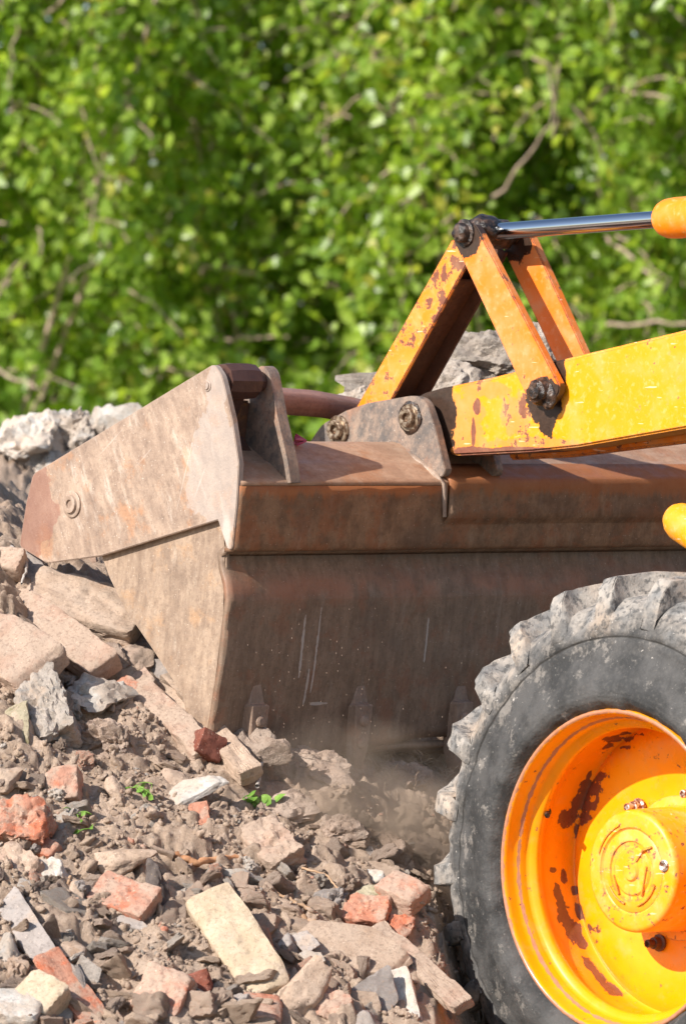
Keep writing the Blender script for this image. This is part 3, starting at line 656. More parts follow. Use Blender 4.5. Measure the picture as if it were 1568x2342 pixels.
# link: U channel, open towards the rear
l0 = [(1036, 548), (1085, 575), (868, 968), (800, 962)]
lk = plate('tipping_link', outl(l0, -.535), -.530, -.540, M_link, ROOT, .002); tag(lk, 'orange channel link speckled with rust chips')
pts = outl(l0, -.535)
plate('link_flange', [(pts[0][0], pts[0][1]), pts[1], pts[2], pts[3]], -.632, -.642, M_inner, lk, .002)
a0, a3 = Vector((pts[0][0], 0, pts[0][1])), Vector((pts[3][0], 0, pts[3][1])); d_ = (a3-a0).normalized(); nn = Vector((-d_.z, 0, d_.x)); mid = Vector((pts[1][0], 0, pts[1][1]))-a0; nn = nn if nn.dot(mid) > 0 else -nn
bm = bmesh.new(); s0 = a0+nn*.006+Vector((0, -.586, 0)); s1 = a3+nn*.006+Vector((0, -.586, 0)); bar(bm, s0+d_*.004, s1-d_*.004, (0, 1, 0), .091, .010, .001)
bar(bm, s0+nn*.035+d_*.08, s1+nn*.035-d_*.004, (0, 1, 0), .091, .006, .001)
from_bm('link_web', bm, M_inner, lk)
# apex pin, bush and rod eye
bm = bmesh.new()
lathe('', [(0, 0), (0, .017), (.004, .021), (.016, .022), (.018, .030), (.022, .031), (.024, .024), (.05, .024), (.05, .034), (.145, .034), (.147, .022), (.18, .022), (.182, .028), (.205, .028), (.208, 0)], (apex[0], -.478, apex[2]), (0, -1, 0), None, None, 30, bm=bm)
o = from_bm('apex_pin', bm, M_grease, ROOT, ang=50); rough(o, .0035, 70, 2)
bm = bmesh.new()
bmesh.ops.create_icosphere(bm, subdivisions=4, radius=.032, matrix=Matrix.Translation((P3(1110, 522, -.56)[0], -.56, P3(1110, 522, -.56)[2]-.002)) @ Matrix.Diagonal((1.1, 1.5, .9, 1)))
bmesh.ops.create_icosphere(bm, subdivisions=4, radius=.027, matrix=Matrix.Translation((P3(1085, 545, -.52)[0], -.525, P3(1085, 545, -.52)[2]+.004)) @ Matrix.Diagonal((.9, .7, 1.05, 1)))
o = from_bm('grease_lump', bm, M_grease, ROOT, sm=True); rough(o, .006, 45, 5)
# lower pivot boss
bm = bmesh.new()
lathe('', [(-.03, .030), (.0, .031), (.006, .030), (.012, .026), (.018, .026), (.022, .018), (.026, .016), (.026, 0)], P3(1238, 895, -.5), (0, 1, 0), None, None, 30, bm=bm)
bmesh.ops.create_icosphere(bm, subdivisions=4, radius=.023, matrix=Matrix.Translation((P3(1252, 903, -.5)[0], -.503, P3(1258, 905, -.5)[2])) @ Matrix.Diagonal((1.0, .6, 1.3, 1)))
o = from_bm('pivot_boss', bm, M_grease, ROOT, ang=60); rough(o, .0035, 50, 8)
# hydraulic cylinder
r0 = Vector(P3(1118, 531, -.575)); r1 = Vector(P3(1512, 501, -.575)); ax = (r1-r0).normalized()
cy = lathe('hydraulic_cylinder', [(-.004, .018), (.0, .030), (.010, .038), (.024, .043), (.05, .045), (.40, .045), (.70, .045), (.71, 0)], r1-ax*.003, ax, M_cyl, ROOT, 40, ang=60)
lathe('piston_rod', [(0, .019), ((r1-r0).length+.02, .019)], r0, ax, M_rod, cy, 32)
lathe('rod_end_collar', [(-.03, .024), (.018, .024), (.022, .0205), (.030, .0195), (.030, .0)], r0, ax, M_cyl, cy, 28)
bm = bmesh.new(); lathe('', [(-.035, .0285), (.008, .0265), (.010, .024)], r0, ax, None, None, 28, bm=bm); o = from_bm('rod_grease', bm, M_grease, cy, sm=True); rough(o, .003, 60)
# lift cylinder's rounded end at the right edge
a = Vector(P3(1552, 1190, -.22)); b = Vector(P3(1760, 1330, -.22)); ax2 = (b-a).normalized()
lathe('lift_cylinder', [(-.032, 0), (-.030, .014), (-.022, .027), (-.008, .036), (.01, .041), (.5, .041), (.5, 0)], a, ax2, M_arm, ROOT, 36, ang=60)
# --- wheel
O = (0, 0, CZ); AXN = (0, 1, 0)
rimp = [(-.016, .333), (-.002, .3345), (.002, .333), (.0035, .330), (.0025, .326), (-.002, .323), (-.008, .322), (-.020, .3205), (-.030, .3175), (-.0335, .314), (-.036, .3125), (-.048, .3115), (-.052, .310), (-.056, .305), (-.062, .296), (-.068, .2935), (-.080, .296), (-.092, .304), (-.10, .308), (-.12, .310), (-.16, .3105), (-.182, .309), (-.186, .304), (-.182, .297), (-.176, .288), (-.172, .262), (-.176, .22), (-.186, .18), (-.190, .15), (-.190, .10)]
rim = lathe('wheel_rim', rimp, O, AXN, M_rim, ROOT, 160, ang=60); tag(rim, 'orange yellow steel rim with large flakes of rust')
# tyre carcass
tp_ = [(-.006, .332), (.010, .342), (.024, .356), (.034, .385), (.038, .415), (.036, .445), (.030, .466), (.0285, .476), (.0255, .4785), (.0255, .4825), (.0275, .485), (.022, .505), (.010, .528), (-.006, .546), (-.030, .560), (-.07, .568), (-.12, .572), (-.17, .574)]
tp_ = [(n_-.047*float(sstep(r, .345, .45)), r) for n_, r in tp_]
tp_ = tp_+[(-.434-a, r) for a, r in tp_[::-1][1:]]
bm = bmesh.new(); lathe('', tp_, O, AXN, None, None, 220, bm=bm)
def lug(th, side):
    secs = [(.024, .498, .502, .022), (.016, .520, .545, .024), (.002, .538, .587, .0245), (-.015, .545, .611, .0235), (-.05, .555, .616, .0215), (-.10, .560, .617, .020), (-.155, .562, .614, .018), (-.175, .562, .606, .016)]
    rings = []; jig = random.uniform(-.012, .012); h = random.uniform(-.006, .004)
    for i, (n, rb, ro, hw) in enumerate(secs):
        tt = th+jig+side*0+max(0, -n-.035)*1.5+random.uniform(-.004, .004); ro = ro+h*(i > 1)+random.uniform(-.002, .002)
        nn_ = n-.047 if side > 0 else -.387-n
        ring = []
        for ang_, r in ((-hw*1.15/.6, rb), (-hw/.6*.95, ro), (hw/.6*.80, ro), (hw*1.1/.6, rb)):
            ring.append(bm.verts.new((r*math.cos(tt+ang_), nn_, CZ+r*math.sin(tt+ang_))))
        rings.append(ring)
    fs = []
    for a, b in zip(rings, rings[1:]):
        for i in range(4): fs.append(bm.faces.new((a[i], a[(i+1) % 4], b[(i+1) % 4], b[i])))
    fs.append(bm.faces.new(rings[0])); fs.append(bm.faces.new(rings[-1][::-1]))
    ed = list({e for f in fs for e in f.edges})
    r = bmesh.ops.bevel(bm, geom=ed, offset=.0055, segments=2, affect='EDGES', clamp_overlap=True)
NL = 25; TH0 = math.pi-math.asin((1990-1985)/1119/.6)
for i in range(NL):
    lug(TH0*0+ -math.radians(3)+2*math.pi*i/NL, 1); lug(2*math.pi*(i+.5)/NL, -1)
bmesh.ops.subdivide_edges(bm, edges=[e for e in bm.edges if e.calc_length() > .02], cuts=1, use_grid_fill=True)
ty = from_bm('tyre', bm, M_tyre, rim, ang=55); rough(ty, .0042, 38, 3); tag(ty, 'deep lugged black tyre caked with pale dust on the shoulder')
# hub
hubp = [(-.191, .150), (-.186, .150), (-.183, .131), (-.178, .128), (-.06, .1265), (-.053, .125), (-.049, .1205), (-.0475, .116), (-.0475, .090), (-.0505, .088), (-.0515, .086), (-.0490, .083), (-.0475, .062), (-.0505, .060), (-.0510, .052), (-.0475, .048), (-.047, .022), (-.0425, .018), (-.042, .008), (-.044, .0)]
hub = lathe('hub_cap', hubp, O, AXN, M_hub, rim, 72, ang=40); tag(hub, 'scratched round yellow hub cap')
for a0_, a1_, rr_ in ((200, 255, .072), (20, 70, .098), (285, 330, .07)):
    pth = [(rr_*math.cos(math.radians(a)), -.0465, CZ+rr_*math.sin(math.radians(a))) for a in np.linspace(a0_, a1_, 12)]
    V, Fa = tube_np(pth, .0024, 6); from_np('cast_ridge', V, Fa, M_hub, rim)
for p, q in (((-.035, -.0462, CZ+.045), (-.015, -.0462, CZ+.02)), ((-.045, -.0462, CZ+.012), (-.03, -.0462, CZ-.05)), ((.05, -.0462, CZ-.01), (.035, -.0462, CZ-.05)), ((-.06, -.0462, CZ+.052), (-.035, -.0462, CZ+.045))):
    bm = bmesh.new(); bar(bm, p, q, (0, 1, 0), .004, .005, .001); from_bm('cast_ridge', bm, M_hub, rim)
def nut(f, z, n=-.19, dark=False):
    lathe('wheel_nut', [(0, .017), (.006, .0185), (.008, .013), (.022, .0125), (.023, .0085), (.040, .0085), (.041, .006), (.030, 0)], (f, n+.004, z), AXN, M_roller if dark else M_nut, rim, 6 if False else 12, ang=25)
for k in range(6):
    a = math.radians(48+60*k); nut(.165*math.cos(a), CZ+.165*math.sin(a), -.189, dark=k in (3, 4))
u_, v_ = UN(1518, 1980, -.0475)
lathe('drain_plug', [(0, .012), (.003, .0125), (.0045, .010), (.002, .006), (.001, .0)], (u_, -.0475, v_), AXN, M_nut, rim, 20)
vp = onrim(1250, 1856, .305); vp = Vector(vp); vd = (Vector((0, vp.y, CZ))-vp).normalized()
lathe('valve', [(0, .010), (.006, .010), (.008, .006), (.03, .0055), (.031, 0)], vp-vd*.002, (vd+Vector((0, .8, 0))).normalized(), M_grease, rim, 16)
# axle and a stretch of chassis behind the wheel
bm = bmesh.new(); bar(bm, (0, -.20, CZ), (0, -1.3, CZ), (0, 0, 1), .16, .16, .02); bar(bm, (.05, -.75, .86), (-1.6, -.75, .9), (0, 1, 0), .5, .30, .02)
from_bm('front_axle', bm, M_grease, ROOT)
# far side plate of the bucket
plate('side_plate', up, NE, NE-.016, M_side, back, .002)

# ------------------------------------------------------------------ broken masonry
_ico = {}
def ico(s):
    if s not in _ico:
        bm = bmesh.new(); bmesh.ops.create_icosphere(bm, subdivisions=s, radius=1); V = np.array([v.co[:] for v in bm.verts]); Fa = np.array([[v.index for v in f.verts] for f in bm.faces]); bm.free(); _ico[s] = (V, Fa)
    return _ico[s]
def chunk_mesh(seed, dims, kind='block', sub=4, rough_=.03, cuts=5, p=26):
    # rounded convex body = soft minimum of planes, then broken up by noise
    r = np.random.default_rng(seed); D, Fa = ico(sub)
    pl = [(s*np.eye(3)[i], 1.) for i in range(3) for s in (-1, 1)]
    if kind == 'rock':
        pl = []
        for i in range(15): pl.append((unit(r.normal(size=3)), r.uniform(.72, 1.0)))
        p = 18
    elif kind == 'shard':
        pl = [(np.array((0, 0, 1.)), 1.), (np.array((0, 0, -1.)), 1.)]; k = r.integers(4, 7); a0 = r.uniform(0, 6.28)
        for i in range(k):
            a = a0+2*math.pi*(i+r.uniform(-.28, .28))/k; pl.append((np.array((math.cos(a), math.sin(a), r.uniform(-.15, .15))), r.uniform(.72, 1.0)))
        p = 40
    for i in range(cuts if kind == 'block' else 0):
        c = np.sign(r.normal(size=3)); c = c*r.uniform(.2, 1, 3)
        if r.random() < .5: c[r.integers(0, 3)] = 0
        c = unit(c); ext = np.abs(c).sum(); pl.append((c, ext*r.uniform(.80, .96)))
    for_ = np.zeros(len(D))
    for nrm, d in pl: for_ += np.clip(D@nrm/d, 0, None)**p
    V = D*(for_**(-1/p))[:, None]*np.array(dims)[None, :]/2
    sz = float(np.mean(sorted(dims)[1:])); N = unit(V/np.array(dims)**2)
    q = V/sz*2.2+seed*3.7; mdim = min(dims)
    a = min(rough_*sz, .18*mdim)
    chip = np.clip(fbm(q*1.6, 3, seed+2)-.3, 0, 1)+.5*np.clip(fbm(q*4.5, 2, seed+3)-.45, 0, 1)
    V = V+N*(a*fbm(q*1.5, 2, seed)+a*.6*fbm(q*5, 4, seed+1, .6)-chip*a*2.2)[:, None]
    return V, Fa
def put(name, cat, label, mat, u, v, L, Wd, T, ang, tilt=(-.1, -.62, .78), kind='block', seed=None, sub=4, rough_=.03, cuts=5, lift=.25, group=None, at=None, p=26):
    seed = seed if seed is not None else int(u*7+v*13) % 9973
    P = at if at is not None else ray_mound(u, v)
    s = F/P.y; Nn = Vector(tilt).normalized()
    a = math.radians(ang); dirp = Vector((math.cos(a), 0, -math.sin(a)))           # wanted direction in the picture (angle down to the right)
    ld = Vector((dirp.x, -(Nn.x*dirp.x+Nn.z*dirp.z)/Nn.y if abs(Nn.y) > .05 else 0, dirp.z)); kl = 1/ld.length; ld.normalize()
    wd = Nn.cross(ld); kw = math.hypot(wd.x, wd.z)
    dims = (L/s/max(kl, .45), Wd/s/max(kw, .45), T/s)
    V, Fa = chunk_mesh(seed, dims, kind, sub, rough_, cuts, p)
    R = np.array([ld, wd, Nn]).T; V = V@R.T
    o = from_np(name, V, Fa, SM[mat] if isinstance(mat, str) else mat, loc=P+Nn*dims[2]*lift)
    o.data.set_sharp_from_angle(angle=math.radians(38))
    return tag(o, label, cat, group)
T1 = (-.15, -.72, .68); T2 = (.1, -.45, .89); T3 = (-.35, -.7, .62); T4 = (.25, -.8, .55)
put('paving_slab', 'slab', 'large dusty rounded paving slab under the front edge of the bucket', 'tan', 195, 1418, 270, 100, 64, 15, (.05, -.60, .80), rough_=.03, cuts=3, sub=5, lift=.5)
put('long_slab', 'slab', 'long pinkish dusty slab sloping down beside the large paving slab', 'dustbrick', 140, 1485, 275, 82, 56, 33, (-.2, -.62, .76), cuts=2, rough_=.018, sub=5, lift=.8, p=34)
put('broken_slab', 'slab', 'broad pinkish slab piece at the left edge, below the long slab', 'dustbrick', 34, 1530, 190, 145, 62, 28, (-.25, -.62, .74), cuts=3, rough_=.02, lift=.8, sub=5)
put('concrete_block', 'concrete', 'pitted grey concrete block leaning below the long slab', 'concrete', 108, 1640, 150, 105, 90, 65, T1, rough_=.07, sub=5)
put('dark_stone', 'stone', 'grey green stone in shadow left of the pitted concrete block', 'moss', 40, 1668, 110, 60, 60, 70, T3, 'rock', rough_=.04, lift=0)
put('pale_rock', 'rock', 'pale rough rock lying right of the pitted concrete block', 'white', 222, 1603, 140, 62, 70, 12, T2, 'rock', rough_=.07)
put('brick_lump', 'brick', 'small dusty rounded brick lump near the bucket edge', 'dustbrick', 305, 1520, 78, 62, 60, 10, T2, 'rock', rough_=.04)
put('earth_clod', 'clod', 'brown clod wedged left of the dusty brick lump', 'clod', 262, 1520, 60, 75, 50, 70, T1, 'rock', rough_=.08)
put('brick_bit', 'brick', 'bright orange brick bit beneath the dusty brick lump', 'redbrick', 299, 1580, 52, 38, 30, 30, T1, rough_=.05)
put('flat_tile', 'tile', 'upright pale grey tile piece beside the bucket edge', 'grey', 377, 1563, 105, 58, 18, 72, (-.3, -.85, .45), 'shard', lift=1)
put('flat_tile', 'tile', 'small pinkish tile piece left of the upright grey tile', 'dustbrick', 338, 1572, 60, 48, 24, 60, T1, 'shard', lift=.8)
put('long_brick', 'brick', 'long dusty red brick sloping down to the dark brick end', 'dustbrick', 395, 1668, 215, 62, 60, 41, (-.1, -.62, .78), cuts=2, rough_=.022, sub=5)
put('dark_brick', 'brick', 'dark red brick end facing out below the long red brick', 'darkbrick', 447, 1720, 62, 56, 50, 30, (.5, -.8, .25), cuts=1, lift=1.1)
put('tan_block', 'stone', 'tan ribbed stone block above the long tan plank stone', 'tan', 434, 1628, 112, 56, 55, 40, (.0, -.5, .86), cuts=3, rough_=.05, lift=.7)
put('plank_stone', 'stone', 'long tan plank shaped stone running down below the bucket corner', 'tan', 490, 1712, 250, 56, 40, 44, (-.05, -.55, .83), cuts=2, rough_=.02, sub=5, lift=.95)
put('earth_boulder', 'boulder', 'earth covered rounded boulder at the foot of the bucket corner', 'clod', 545, 1712, 155, 92, 90, 40, T2, 'rock', rough_=.06, sub=5)
put('brick_end', 'brick', 'reddish brick end at the left edge under the bucket tip', 'dustbrick', 24, 1298, 66, 52, 50, 5, T1)
put('grey_beam', 'slab', 'grey slab leaning under the bucket tip', 'grey', 84, 1318, 95, 50, 30, 65, T1, cuts=1)
put('brick_post', 'brick', 'upright brick piece in shade under the side plate', 'dustbrick', 205, 1292, 60, 38, 30, 85, T1, cuts=1)
put('brick_cube', 'brick', 'nearly square orange brick half standing in soil', 'brick', 150, 1808, 78, 72, 60, -8, (-.2, -.85, .48), cuts=2, seed=12, sub=5)
put('red_brick_lump', 'brick', 'large bright red brick lump with a crusty face at left edge', 'redbrick', 58, 1900, 125, 90, 85, 6, (-.1, -.8, .6), 'block', rough_=.07, cuts=6, sub=5)
put('brick_bit', 'brick', 'small red brick bit beneath the crusty red lump', 'redbrick', 113, 1950, 40, 40, 30, 20, T1)
put('white_stone', 'stone', 'bright white stone below the crusty red brick lump', 'white', 122, 1998, 60, 52, 50, 30, T1, 'rock', rough_=.06)
put('holed_brick', 'brick', 'dusty broken brick with hollow left of the bright white stone', 'dustbrick', 48, 1985, 85, 60, 45, 30, T1, rough_=.1)
put('flat_stone', 'stone', 'flat brown stone with a shadowed hollow beneath', 'tan', 272, 1985, 110, 52, 45, -8, T1, 'rock', rough_=.04, lift=.5)
put('pink_brick', 'brick', 'pinkish red brick lying flat in the rubble, half in shade', 'brick', 288, 2072, 135, 78, 45, 17, (-.1, -.66, .74), cuts=2, seed=5, sub=5, lift=.5)
put('grey_tile', 'tile', 'thin grey tile lying under the pinkish red brick', 'grey', 296, 2112, 120, 26, 12, 20, T1, 'shard', lift=.2)
put('speckled_stone', 'stone', 'dark upright stone with red and yellow specks', 'dark', 370, 2040, 112, 50, 46, 80, (-.3, -.85, .4), 'rock', rough_=.04, lift=1.0)
put('upright_stone', 'stone', 'tall tan stone standing left of the pinkish brick', 'tan', 168, 2048, 76, 42, 30, 105, (.1, -.85, .5), 'rock', lift=.5)
put('slate_slab', 'slab', 'smooth grey pointed slab at the lower left', 'grey', 78, 2168, 215, 75, 22, 48, (-.15, -.70, .70), 'shard', seed=31, rough_=.008, sub=5, lift=1.4)
put('roof_tile', 'tile', 'vivid orange curved roof tile piece under the smooth grey slab', 'redbrick', 155, 2275, 185, 62, 26, 50, (.2, -.66, .72), 'block', cuts=3, lift=1.0, rough_=.03)
put('tan_block', 'stone', 'square tan stone at the bottom edge, lower left', 'sand', 100, 2300, 95, 85, 70, 25, T1, lift=.4)
put('white_block', 'stone', 'white stone block in the bottom left corner', 'white', 38, 2325, 110, 62, 60, 8, T2, cuts=4, lift=.3)
put('pale_stone', 'stone', 'pale stone on the left edge beside the smooth grey slab', 'concrete', 18, 2202, 75, 62, 50, -15, T1, 'rock')
put('pale_stone', 'stone', 'rounded tan stone right of the smooth grey slab', 'tan', 166, 2180, 78, 36, 35, 0, T2, 'rock')
put('thin_shard', 'shard', 'thin pointed shard under the rounded tan stone', 'concrete', 206, 2232, 70, 48, 10, 0, T1, 'shard', lift=1.2)
put('dusty_brick', 'brick', 'large dusty orange brick at the bottom edge, left of centre', 'brick', 376, 2288, 112, 105, 70, 14, (-.1, -.78, .62), cuts=3, seed=44, sub=5)
put('brown_stone', 'stone', 'brown rounded stone right of the dusty orange brick', 'darkbrick', 445, 2265, 76, 50, 50, 20, T2, 'rock')
put('red_stone', 'brick', 'reddish lump at the foot of the yellow sandstone block', 'brick', 508, 2312, 80, 50, 50, 5, T2, 'rock', rough_=.06)
put('white_flake', 'shard', 'white flake tucked left of the yellow sandstone block', 'white', 478, 2244, 52, 26, 16, 8, T1, 'shard', lift=1)
put('sandstone_block', 'stone', 'large yellow sandstone block lying at a slant in front', 'sand', 553, 2188, 252, 112, 62, 54, (-.12, -.70, .71), cuts=3, seed=21, rough_=.016, sub=5, lift=.55, p=40)
put('large_tile', 'tile', 'wide flat tan tile right of the yellow sandstone block', 'tan', 795, 2190, 275, 125, 18, 12, (-.02, -.66, .75), 'shard', seed=8, rough_=.008, sub=5, lift=1.6)
put('white_shell', 'shard', 'white plaster flake on the wide tan tile', 'white', 722, 2212, 62, 30, 12, 12, T1, 'shard', lift=2.6)
put('white_shell', 'shard', 'rounded grey white flake at the left end of the wide tan tile', 'grey', 700, 2172, 55, 45, 14, 50, T1, 'shard', lift=2.2)
put('round_stone', 'stone', 'small pale round stone between sandstone block and wide tile', 'grey', 658, 2175, 36, 52, 26, 10, T1, 'rock', lift=.8)
put('broken_brick', 'brick', 'broken red brick above the wide tan tile', 'redbrick', 842, 2100, 100, 58, 55, 4, T1, rough_=.06, sub=5)
put('broken_brick', 'brick', 'small crumbling red brick right of the broken red brick', 'redbrick', 915, 2118, 80, 48, 45, 22, T1, 'rock', rough_=.07)
put('pink_brick', 'brick', 'pink dusty brick near the tyre, behind the crumbling brick', 'brick', 922, 2066, 88, 60, 55, 22, (-.05, -.55, .83), cuts=2, lift=.5)
put('white_stone', 'stone', 'small white stone above the lichen stone near the tyre', 'white', 858, 2024, 56, 32, 30, -14, T1, 'rock', lift=.8)
put('lichen_stone', 'stone', 'yellow grey stone between the small white stone and broken brick', 'moss', 870, 2062, 105, 50, 50, 15, T1, 'rock', rough_=.05, lift=.3)
put('pointed_shard', 'shard', 'thin pointed dusty shard behind the small white stone', 'tan', 852, 2010, 135, 46, 12, 0, (.05, -.5, .86), 'shard', seed=17, lift=1.5)
put('gravelly_slab', 'slab', 'long gravelly slab sloping down to the tyre', 'dustbrick', 962, 2232, 255, 52, 30, 38, (-.2, -.6, .78), cuts=2, rough_=.04, sub=5, lift=.9)
put('round_stone', 'stone', 'rounded tan stone at the bottom edge below the wide tile', 'tan', 682, 2298, 130, 82, 70, -32, T1, 'rock', rough_=.03)
put('red_brick_end', 'brick', 'red brick end at the bottom edge, centre', 'brick', 760, 2315, 82, 62, 50, 15, T1, rough_=.06)
put('curved_tile', 'tile', 'brown tile piece at the bottom edge below the wide tile', 'tan', 832, 2305, 95, 70, 14, 10, (0, -.85, .5), 'shard', lift=1)
put('board_piece', 'slab', 'pale grey concrete board piece at bottom edge near the tyre', 'white', 925, 2290, 112, 60, 24, 75, (-.25, -.75, .6), 'block', cuts=1, lift=.8)
put('orange_brick_bit', 'brick', 'orange brick bit at the bottom edge below the sandstone block', 'redbrick', 598, 2325, 90, 45, 45, 5, T2)
put('clay_lump', 'clod', 'big orange brown clay lump in the middle of the slope', 'dustbrick', 628, 1962, 108, 92, 85, 45, (-.2, -.6, .76), rough_=.05, cuts=5, sub=5)
put('mortar_flake', 'shard', 'bright jagged mortar flake catching the sun, upper slope', 'white', 442, 1832, 150, 42, 14, -24, (-.3, -.55, .78), 'shard', seed=61, rough_=.02, sub=5, lift=2.0)
put('pink_brick_bit', 'brick', 'small pink brick bit under the bright mortar flake', 'redbrick', 462, 1890, 72, 48, 45, 80, T1)
put('grey_stone', 'stone', 'round grey stone left of the bright mortar flake', 'concrete', 338, 1880, 66, 56, 50, 10, T1, 'rock', rough_=.06)
put('dusty_stone', 'stone', 'flat dusty stone just above the bright mortar flake', 'dustbrick', 402, 1793, 76, 58, 40, 15, T1, 'rock')
put('brown_stone', 'stone', 'brown stone cut by the left edge above the crusty red lump', 'tan', 14, 1795, 60, 78, 50, 10, T1, 'rock')
put('brown_stone', 'stone', 'brown angular stone below the weed sprout', 'tan', 262, 1812, 60, 46, 40, 60, T1, 'rock')
put('clay_lump', 'clod', 'loose earth clump thrown up under the centre tooth', 'clod', 700, 1752, 140, 50, 50, 8, T2, 'rock', rough_=.12, sub=5)
put('clay_lump', 'clod', 'brown clod in the churned earth below the right tooth', 'clod', 925, 1790, 120, 60, 50, 10, T2, 'rock', rough_=.1, sub=5)
put('clay_lump', 'clod', 'light brown clod left in the churned earth patch', 'clod', 770, 1905, 84, 56, 50, 20, T2, 'rock', rough_=.07, sub=5)
put('clay_lump', 'clod', 'light brown clod right in the churned earth patch beside tyre', 'clod', 895, 1950, 80, 62, 55, 35, T2, 'rock', rough_=.07, sub=5)
put('clay_lump', 'clod', 'small clod between the weed and the churned earth', 'clod', 662, 1862, 105, 62, 60, 10, T2, 'rock', rough_=.08)
put('clay_lump', 'clod', 'crumbly clod between the red brick lump and mortar flake', 'clod', 250, 1700, 130, 70, 70, 20, T1, 'rock', rough_=.12, sub=5)
# unlabelled-by-name medium pieces that nothing tells apart
protos = []
for i in range(14):
    kd = ['rock', 'shard', 'shard', 'block'][i % 4]; V, Fa = chunk_mesh(900+i, (1, rng.uniform(.6, .9), rng.uniform(.4, .75) if kd != 'shard' else .2), kd, 4, .13 if kd == 'rock' else .06)
    protos.append((V, Fa))
mk = ['clod', 'tan', 'dustbrick', 'concrete', 'clod', 'tan', 'dustbrick', 'grey', 'brick', 'clod', 'white', 'tan', 'tan', 'dustbrick']
meshes = {}
for i in range(520):
    u = rng.uniform(-30, 1040); v = rng.uniform(1330, 2390) if i < 300 else rng.uniform(1980, 2390); P = ray_mound(u, v)
    if (P-Vector((AX, AY, CZ))).length < .55 or (u > 975 and v > 1850): continue
    dx, dy = P.x-AX, P.y-AY; f = -CT*dx+ST*dy; n = -ST*dx-CT*dy
    if f > Ffb-.06 and n < N0+.03: continue
    pi = int(rng.integers(0, 14)); mm = mk[int(rng.integers(0, len(mk)))]; key = (pi, mm)
    if key not in meshes:
        o = from_np('rubble_fragment', *protos[pi], SM[mm]); o.data.set_sharp_from_angle(angle=math.radians(40)); meshes[key] = o.data
    else:
        o = link('rubble_fragment', meshes[key])
    s = rng.uniform(.018, .05)*(1.35 if rng.random() < .2 else 1)*(1.3 if v > 2000 else 1.1)*(1.45 if pi % 4 in (1, 2) else 1)
    o.location = P+Vector((0, -.2, .4))*s*.2; o.scale = (s, s, s); o.rotation_euler = Euler(rng.uniform(0, 6.28, 3)) if pi % 4 == 0 else Euler((rng.normal(.5, .35), rng.normal(0, .4), rng.uniform(0, 6.28)))
    wd_ = dict(clod='brown earth clod', tan='tan stone fragment', dustbrick='dusty pinkish brick fragment', concrete='grey concrete fragment', grey='grey tile fragment', brick='red brick fragment', white='pale plaster fragment')[mm]
    tag(o, 'small loose '+wd_+' lying in the rubble slope', wd_.split()[-1] if mm == 'clod' else 'fragment', 'small '+wd_+'s scattered over the rubble slope')
# crumbs and gravel: stuff
def scatter(name, n, smin, smax, mat, label, sub=1, box=(-.95, .5, 11.0, 13.5), pw=2.5, lift=.15, rgh=.06, flat=False, kinds=('rock',)):
    pr = [chunk_mesh(700+i, (1, .8, .65) if kinds[i % len(kinds)] == 'rock' else (1, .75, .22), kinds[i % len(kinds)], sub, rgh) for i in range(8)]; V0 = np.stack([p_[0] for p_ in pr]); F0 = pr[0][1]
    x = rng.uniform(box[0], box[1], n); y = rng.uniform(box[2], box[3], n)
    clump = fbm(np.stack([x*9, y*9, x*0], 1), 2, 40); keep = clump > -.35; x, y = x[keep], y[keep]
    z = mound_z(x, y); z = z+mound_detail(x, y, z); dx, dy = x-AX, y-AY; f = -CT*dx+ST*dy; nn_ = -ST*dx-CT*dy
    ok = ~((f > Ffb-.02) & (nn_ < N0+.01)) & (z > .02); x, y, z = x[ok], y[ok], z[ok]; n = len(x)
    s = 2*(smin+(smax-smin)*rng.uniform(0, 1, n)**pw)
    q = rng.normal(size=(n, 4)); q /= np.linalg.norm(q, axis=1)[:, None]; w_, a, b, c = q.T
    R = np.stack([1-2*(b*b+c*c), 2*(a*b-c*w_), 2*(a*c+b*w_), 2*(a*b+c*w_), 1-2*(a*a+c*c), 2*(b*c-a*w_), 2*(a*c-b*w_), 2*(b*c+a*w_), 1-2*(a*a+b*b)], 1).reshape(n, 3, 3)
    sc = rng.uniform(.6, 1.15, (n, 1, 3)); base_ = V0[rng.integers(0, 8, n)]
    V = np.einsum('nij,nkj->nki', R, base_*sc)*s[:, None, None]+np.stack([x, y, z+s*lift*.5], 1)[:, None, :]
    Fa = (F0[None]+(np.arange(n)*V0.shape[1])[:, None, None]).reshape(-1, 3)
    o = from_np(name, V.reshape(-1, 3), Fa, mat, sm=False); return tag(o, label, name.replace('_', ' '), kind='stuff')
scatter('earth_crumbs', 34000, .0016, .012, M_soil, 'crumbs of dry brown earth covering the rubble slope', 1, pw=4)
scatter('earth_lumps', 2600, .007, .024, M_soil, 'larger crumbly lumps of earth between the bricks', 3, pw=3., rgh=.16, lift=.0)
scatter('gravel', 1500, .0025, .009, SM['concrete'], 'pale gravel sprinkled over the rubble slope', 2)
scatter('brick_crumbs', 500, .0025, .012, SM['brick'], 'tiny red brick crumbs sprinkled over the slope', 2)
scatter('chips', 900, .004, .014, SM['tan'], 'thin tan chips of tile and mortar in the soil', 2, kinds=('shard',), lift=.4)
